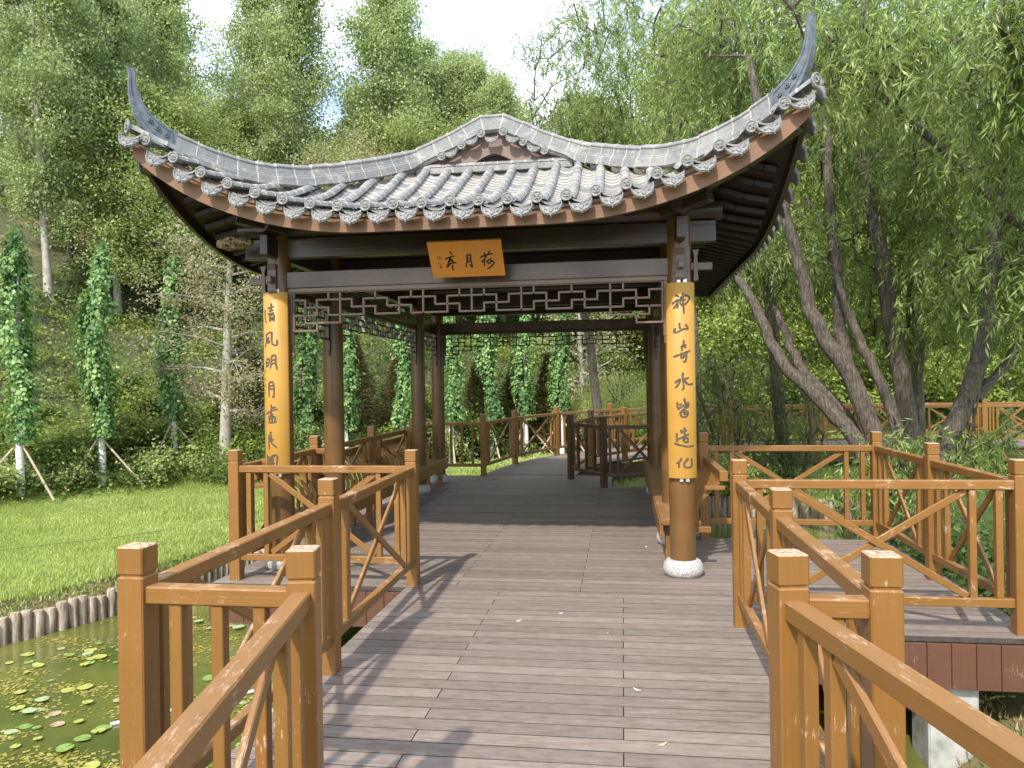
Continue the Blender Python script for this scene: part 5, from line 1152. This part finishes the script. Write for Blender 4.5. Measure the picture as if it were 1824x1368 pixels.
# ------------------------------------------------------------------ pond life
def padmesh(seed, m):
    r = random.Random(seed); mb = MB(); n = 18; vs = [(0, 0, .0)]; 
    for k in range(n): a = .16+(6.283-.32)*k/(n-1); q = 1*(1+.05*math.sin(a*3+seed)); vs.append((q*math.cos(a), q*math.sin(a), .06*abs(math.sin(a*1.5+seed))))
    b = [(x, y, z-.03) for x, y, z in vs]; fs = [[0, k, k+1] for k in range(1, n)]+[[n+1, n+2+k, n+1+k] for k in range(1, n)]+[[k, n+1+k, n+2+k, k+1] for k in range(1, n)]
    mb.add(vs+b, fs, None, 0, False); return mb.build('lily_pad', m)
def pads():
    PM = [simple('pad_pale_green', (.34, .43, .22), .4), simple('pad_yellow_green', (.36, .38, .09), .45), simple('pad_pinkish', (.40, .31, .20), .5), simple('pad_green', (.20, .30, .07), .4)]
    LB = ['pale green round lily pad floating on the pond', 'yellow-green lily pad floating on the pond', 'pinkish brown curled lily pad floating on the pond', 'mid green lily pad floating on the pond']
    GR = ['pale lily pads', 'yellow-green lily pads', 'pinkish lily pads', 'mid green lily pads']; base_ = [padmesh(i, PM[i]) for i in range(4)]; used_ = [0]*4; r = np.random.RandomState(9); k = 0; cl = [(-3.6, 4.3), (-4.4, 5.6), (-3.2, 5.5), (-4.9, 6.6), (-2.9, 4.6), (-4.0, 7.2), (-2.5, 3.9), (-3.4, 3.2), (-4.6, 4.6), (-2.4, 5.2), (-3.7, 8.4), (1.9, 10.5), (2.3, 12.2), (1.5, 9.4), (-5.2, 5.0)]
    while k < 230:
        c = cl[r.randint(len(cl))]; x, y = c[0]+r.normal()*.42, c[1]+r.normal()*.42
        if bank_d(np.array([x]), np.array([y]))[0] > -.12 or (-1.85 < x < .9 and y < 6) or (-3.5 < x < .95 and y > 5.9) or (.8 < x < 2.6 and 5 < y < 8.2): continue
        i = r.choice(4, p=[.25, .38, .17, .2]); o = base_[i] if not used_[i] else base_[i].copy()
        if used_[i]: C.objects.link(o)
        used_[i] = 1; s = r.uniform(.022, .06); o.scale = (s, s, s*1.0); o.location = (x, y, WZ+.004+.0002*k/2); o.rotation_euler = (r.uniform(-.05, .05), r.uniform(-.05, .05), r.rand()*6.283); tag(o, LB[i], 'lily pad', GR[i]); k += 1
    # floating weed
    n = 9000; ci = r.randint(0, len(cl), n); cc = np.array(cl)[ci]; sub = r.normal(size=(len(cl)*9, 2))*np.array([.55, .4]); si = ci*9+r.randint(0, 9, n); x = cc[:, 0]+sub[si, 0]+r.normal(size=n)*.16; y = cc[:, 1]+sub[si, 1]+r.normal(size=n)*.05
    ok = (bank_d(x, y) < -.08); x, y = x[ok], y[ok]; n = len(x); a = r.rand(n)*6.283; P = np.stack([x, y, np.full(n, WZ+.003)+r.rand(n)*.004], 1); D = np.stack([np.cos(a), np.sin(a), 0*a], 1); L_ = r.uniform(.015, .05, n)
    V, F = leafcards(P, D, np.tile([0, 0, 1.], (n, 1)), L_, L_*.7, 0.0); V[:, 2] = np.repeat(P[:, 2], 4); tag(np_mesh('floating_weed', V, F, M['weed'], rnd=np.repeat(r.rand(n), 4)), 'patches of yellowish weed floating on the pond', 'pond weed', kind='stuff')
M['weed'] = leafmat('pond_weed', (.16, .13, .02), (.30, .29, .04), (.42, .36, .14), .1)
pads()
# ------------------------------------------------------------------ small things
LM = [simple('fallen_leaf_yellow', (.62, .52, .22), .6), simple('fallen_leaf_pale', (.66, .60, .46), .6)]
def fallen():
    r = random.Random(4); spots = [(1023, 1082), (1046, 1080), (965, 1096), (928, 1068), (955, 1097), (1085, 1120), (1062, 1144), (1117, 1219), (805, 1112), (1257, 1060), (1325, 1280), (1350, 1286), (1173, 1308), (1020, 1088), (1395, 1075)]
    W_ = [(-.45, 5.35), (-.72, 5.15), (-.12, 4.95), (.05, 4.05), (.15, 3.45), (.2, 7.6), (1.6, 5.4), (1.9, 5.7)]
    for i, (x, y) in enumerate(W_):
        mb = MB(); L_ = r.uniform(.016, .03); w = L_*.28; mb.add([(-L_, 0, .006), (0, -w, .002), (L_, 0, .008), (0, w, .003), (-L_, 0, .005), (0, -w, .001), (L_, 0, .007), (0, w, .002)], [[0, 1, 2, 3], [7, 6, 5, 4], [0, 4, 5, 1], [1, 5, 6, 2], [2, 6, 7, 3], [3, 7, 4, 0]])
        o = mb.build('fallen_leaf', LM[i % 2]); o.location = (x, y, .002); o.rotation_euler = (0, 0, r.uniform(0, 3)); tag(o, 'small fallen willow leaf lying on the grey deck boards', 'leaf', 'fallen leaves on the deck')
fallen()
def nest():
    r = np.random.RandomState(2); root = empty('wasp_nest', (-3.30, 6.25, 2.86)); tag(root, 'brown papery wasp nest clinging under the left front eave corner', 'wasp nest'); mb = MB()
    rings = []
    for i in range(9):
        t = i/8; rr = .055*math.sin(math.pi*(t*.86+.10))**.6; rings.append([(-.16+.32*t, rr*1.2*math.cos(a)+.01*r.normal(), rr*math.sin(a)+.006*r.normal()) for a in np.linspace(0, 6.283, 15)[:-1]])
    mb.loft(rings, smooth=True); mb.build('comb', M['nest'], root)
    mb = MB()
    for _ in range(90):
        a = r.rand()*6.283; t = r.rand(); rr = .062; p = (-.10+.24*t, -abs(rr*math.cos(a))-.005, rr*math.sin(a)); mb.bar(p, (p[0]+.014, p[1], p[2]+.003), .006, .006, ch=.001)
    mb.build('wasps', M['void'], root)
M['nest'] = mottled('nest_paper', [(.3, (.10, .07, .03)), (.6, (.28, .20, .10)), (.8, (.40, .32, .2))], 30)
nest()
mb = MB(); hp = [(-9.0, 7.9), (-8.3, 8.3), (-7.6, 8.9), (-6.9, 9.6), (-6.3, 10.6), (-5.9, 11.8)]; mb.tube([(x, y, H1(x, y)+.035) for x, y in hp], .004, 6)
tag(mb.build('garden_hose', simple('olive_hose', (.10, .12, .05), .6)), 'thin dark hose lying across the left lawn', 'hose')
mb = MB(); mb.tube([(-8.2, 8.55, H1(-8.2, 8.55)), (-8.2, 8.55, .02)], .012, 6); mb.tube([(-8.2, 8.55, .02), (-8.15, 8.55, .05)], .02, 6); tag(mb.build('sprinkler', simple('grey_sprinkler', (.25, .28, .25), .5)), 'thin upright grey sprinkler pipe standing in the left lawn', 'sprinkler')
mb = MB(); mb.tube([(-3.75, 5.15, WZ+.01), (-2.75, 6.05, WZ+.015)], .014, 6); tag(mb.build('plastic_pipe', simple('white_plastic', (.75, .75, .72), .4)), 'thin white pipe floating on the lily pond', 'pipe')
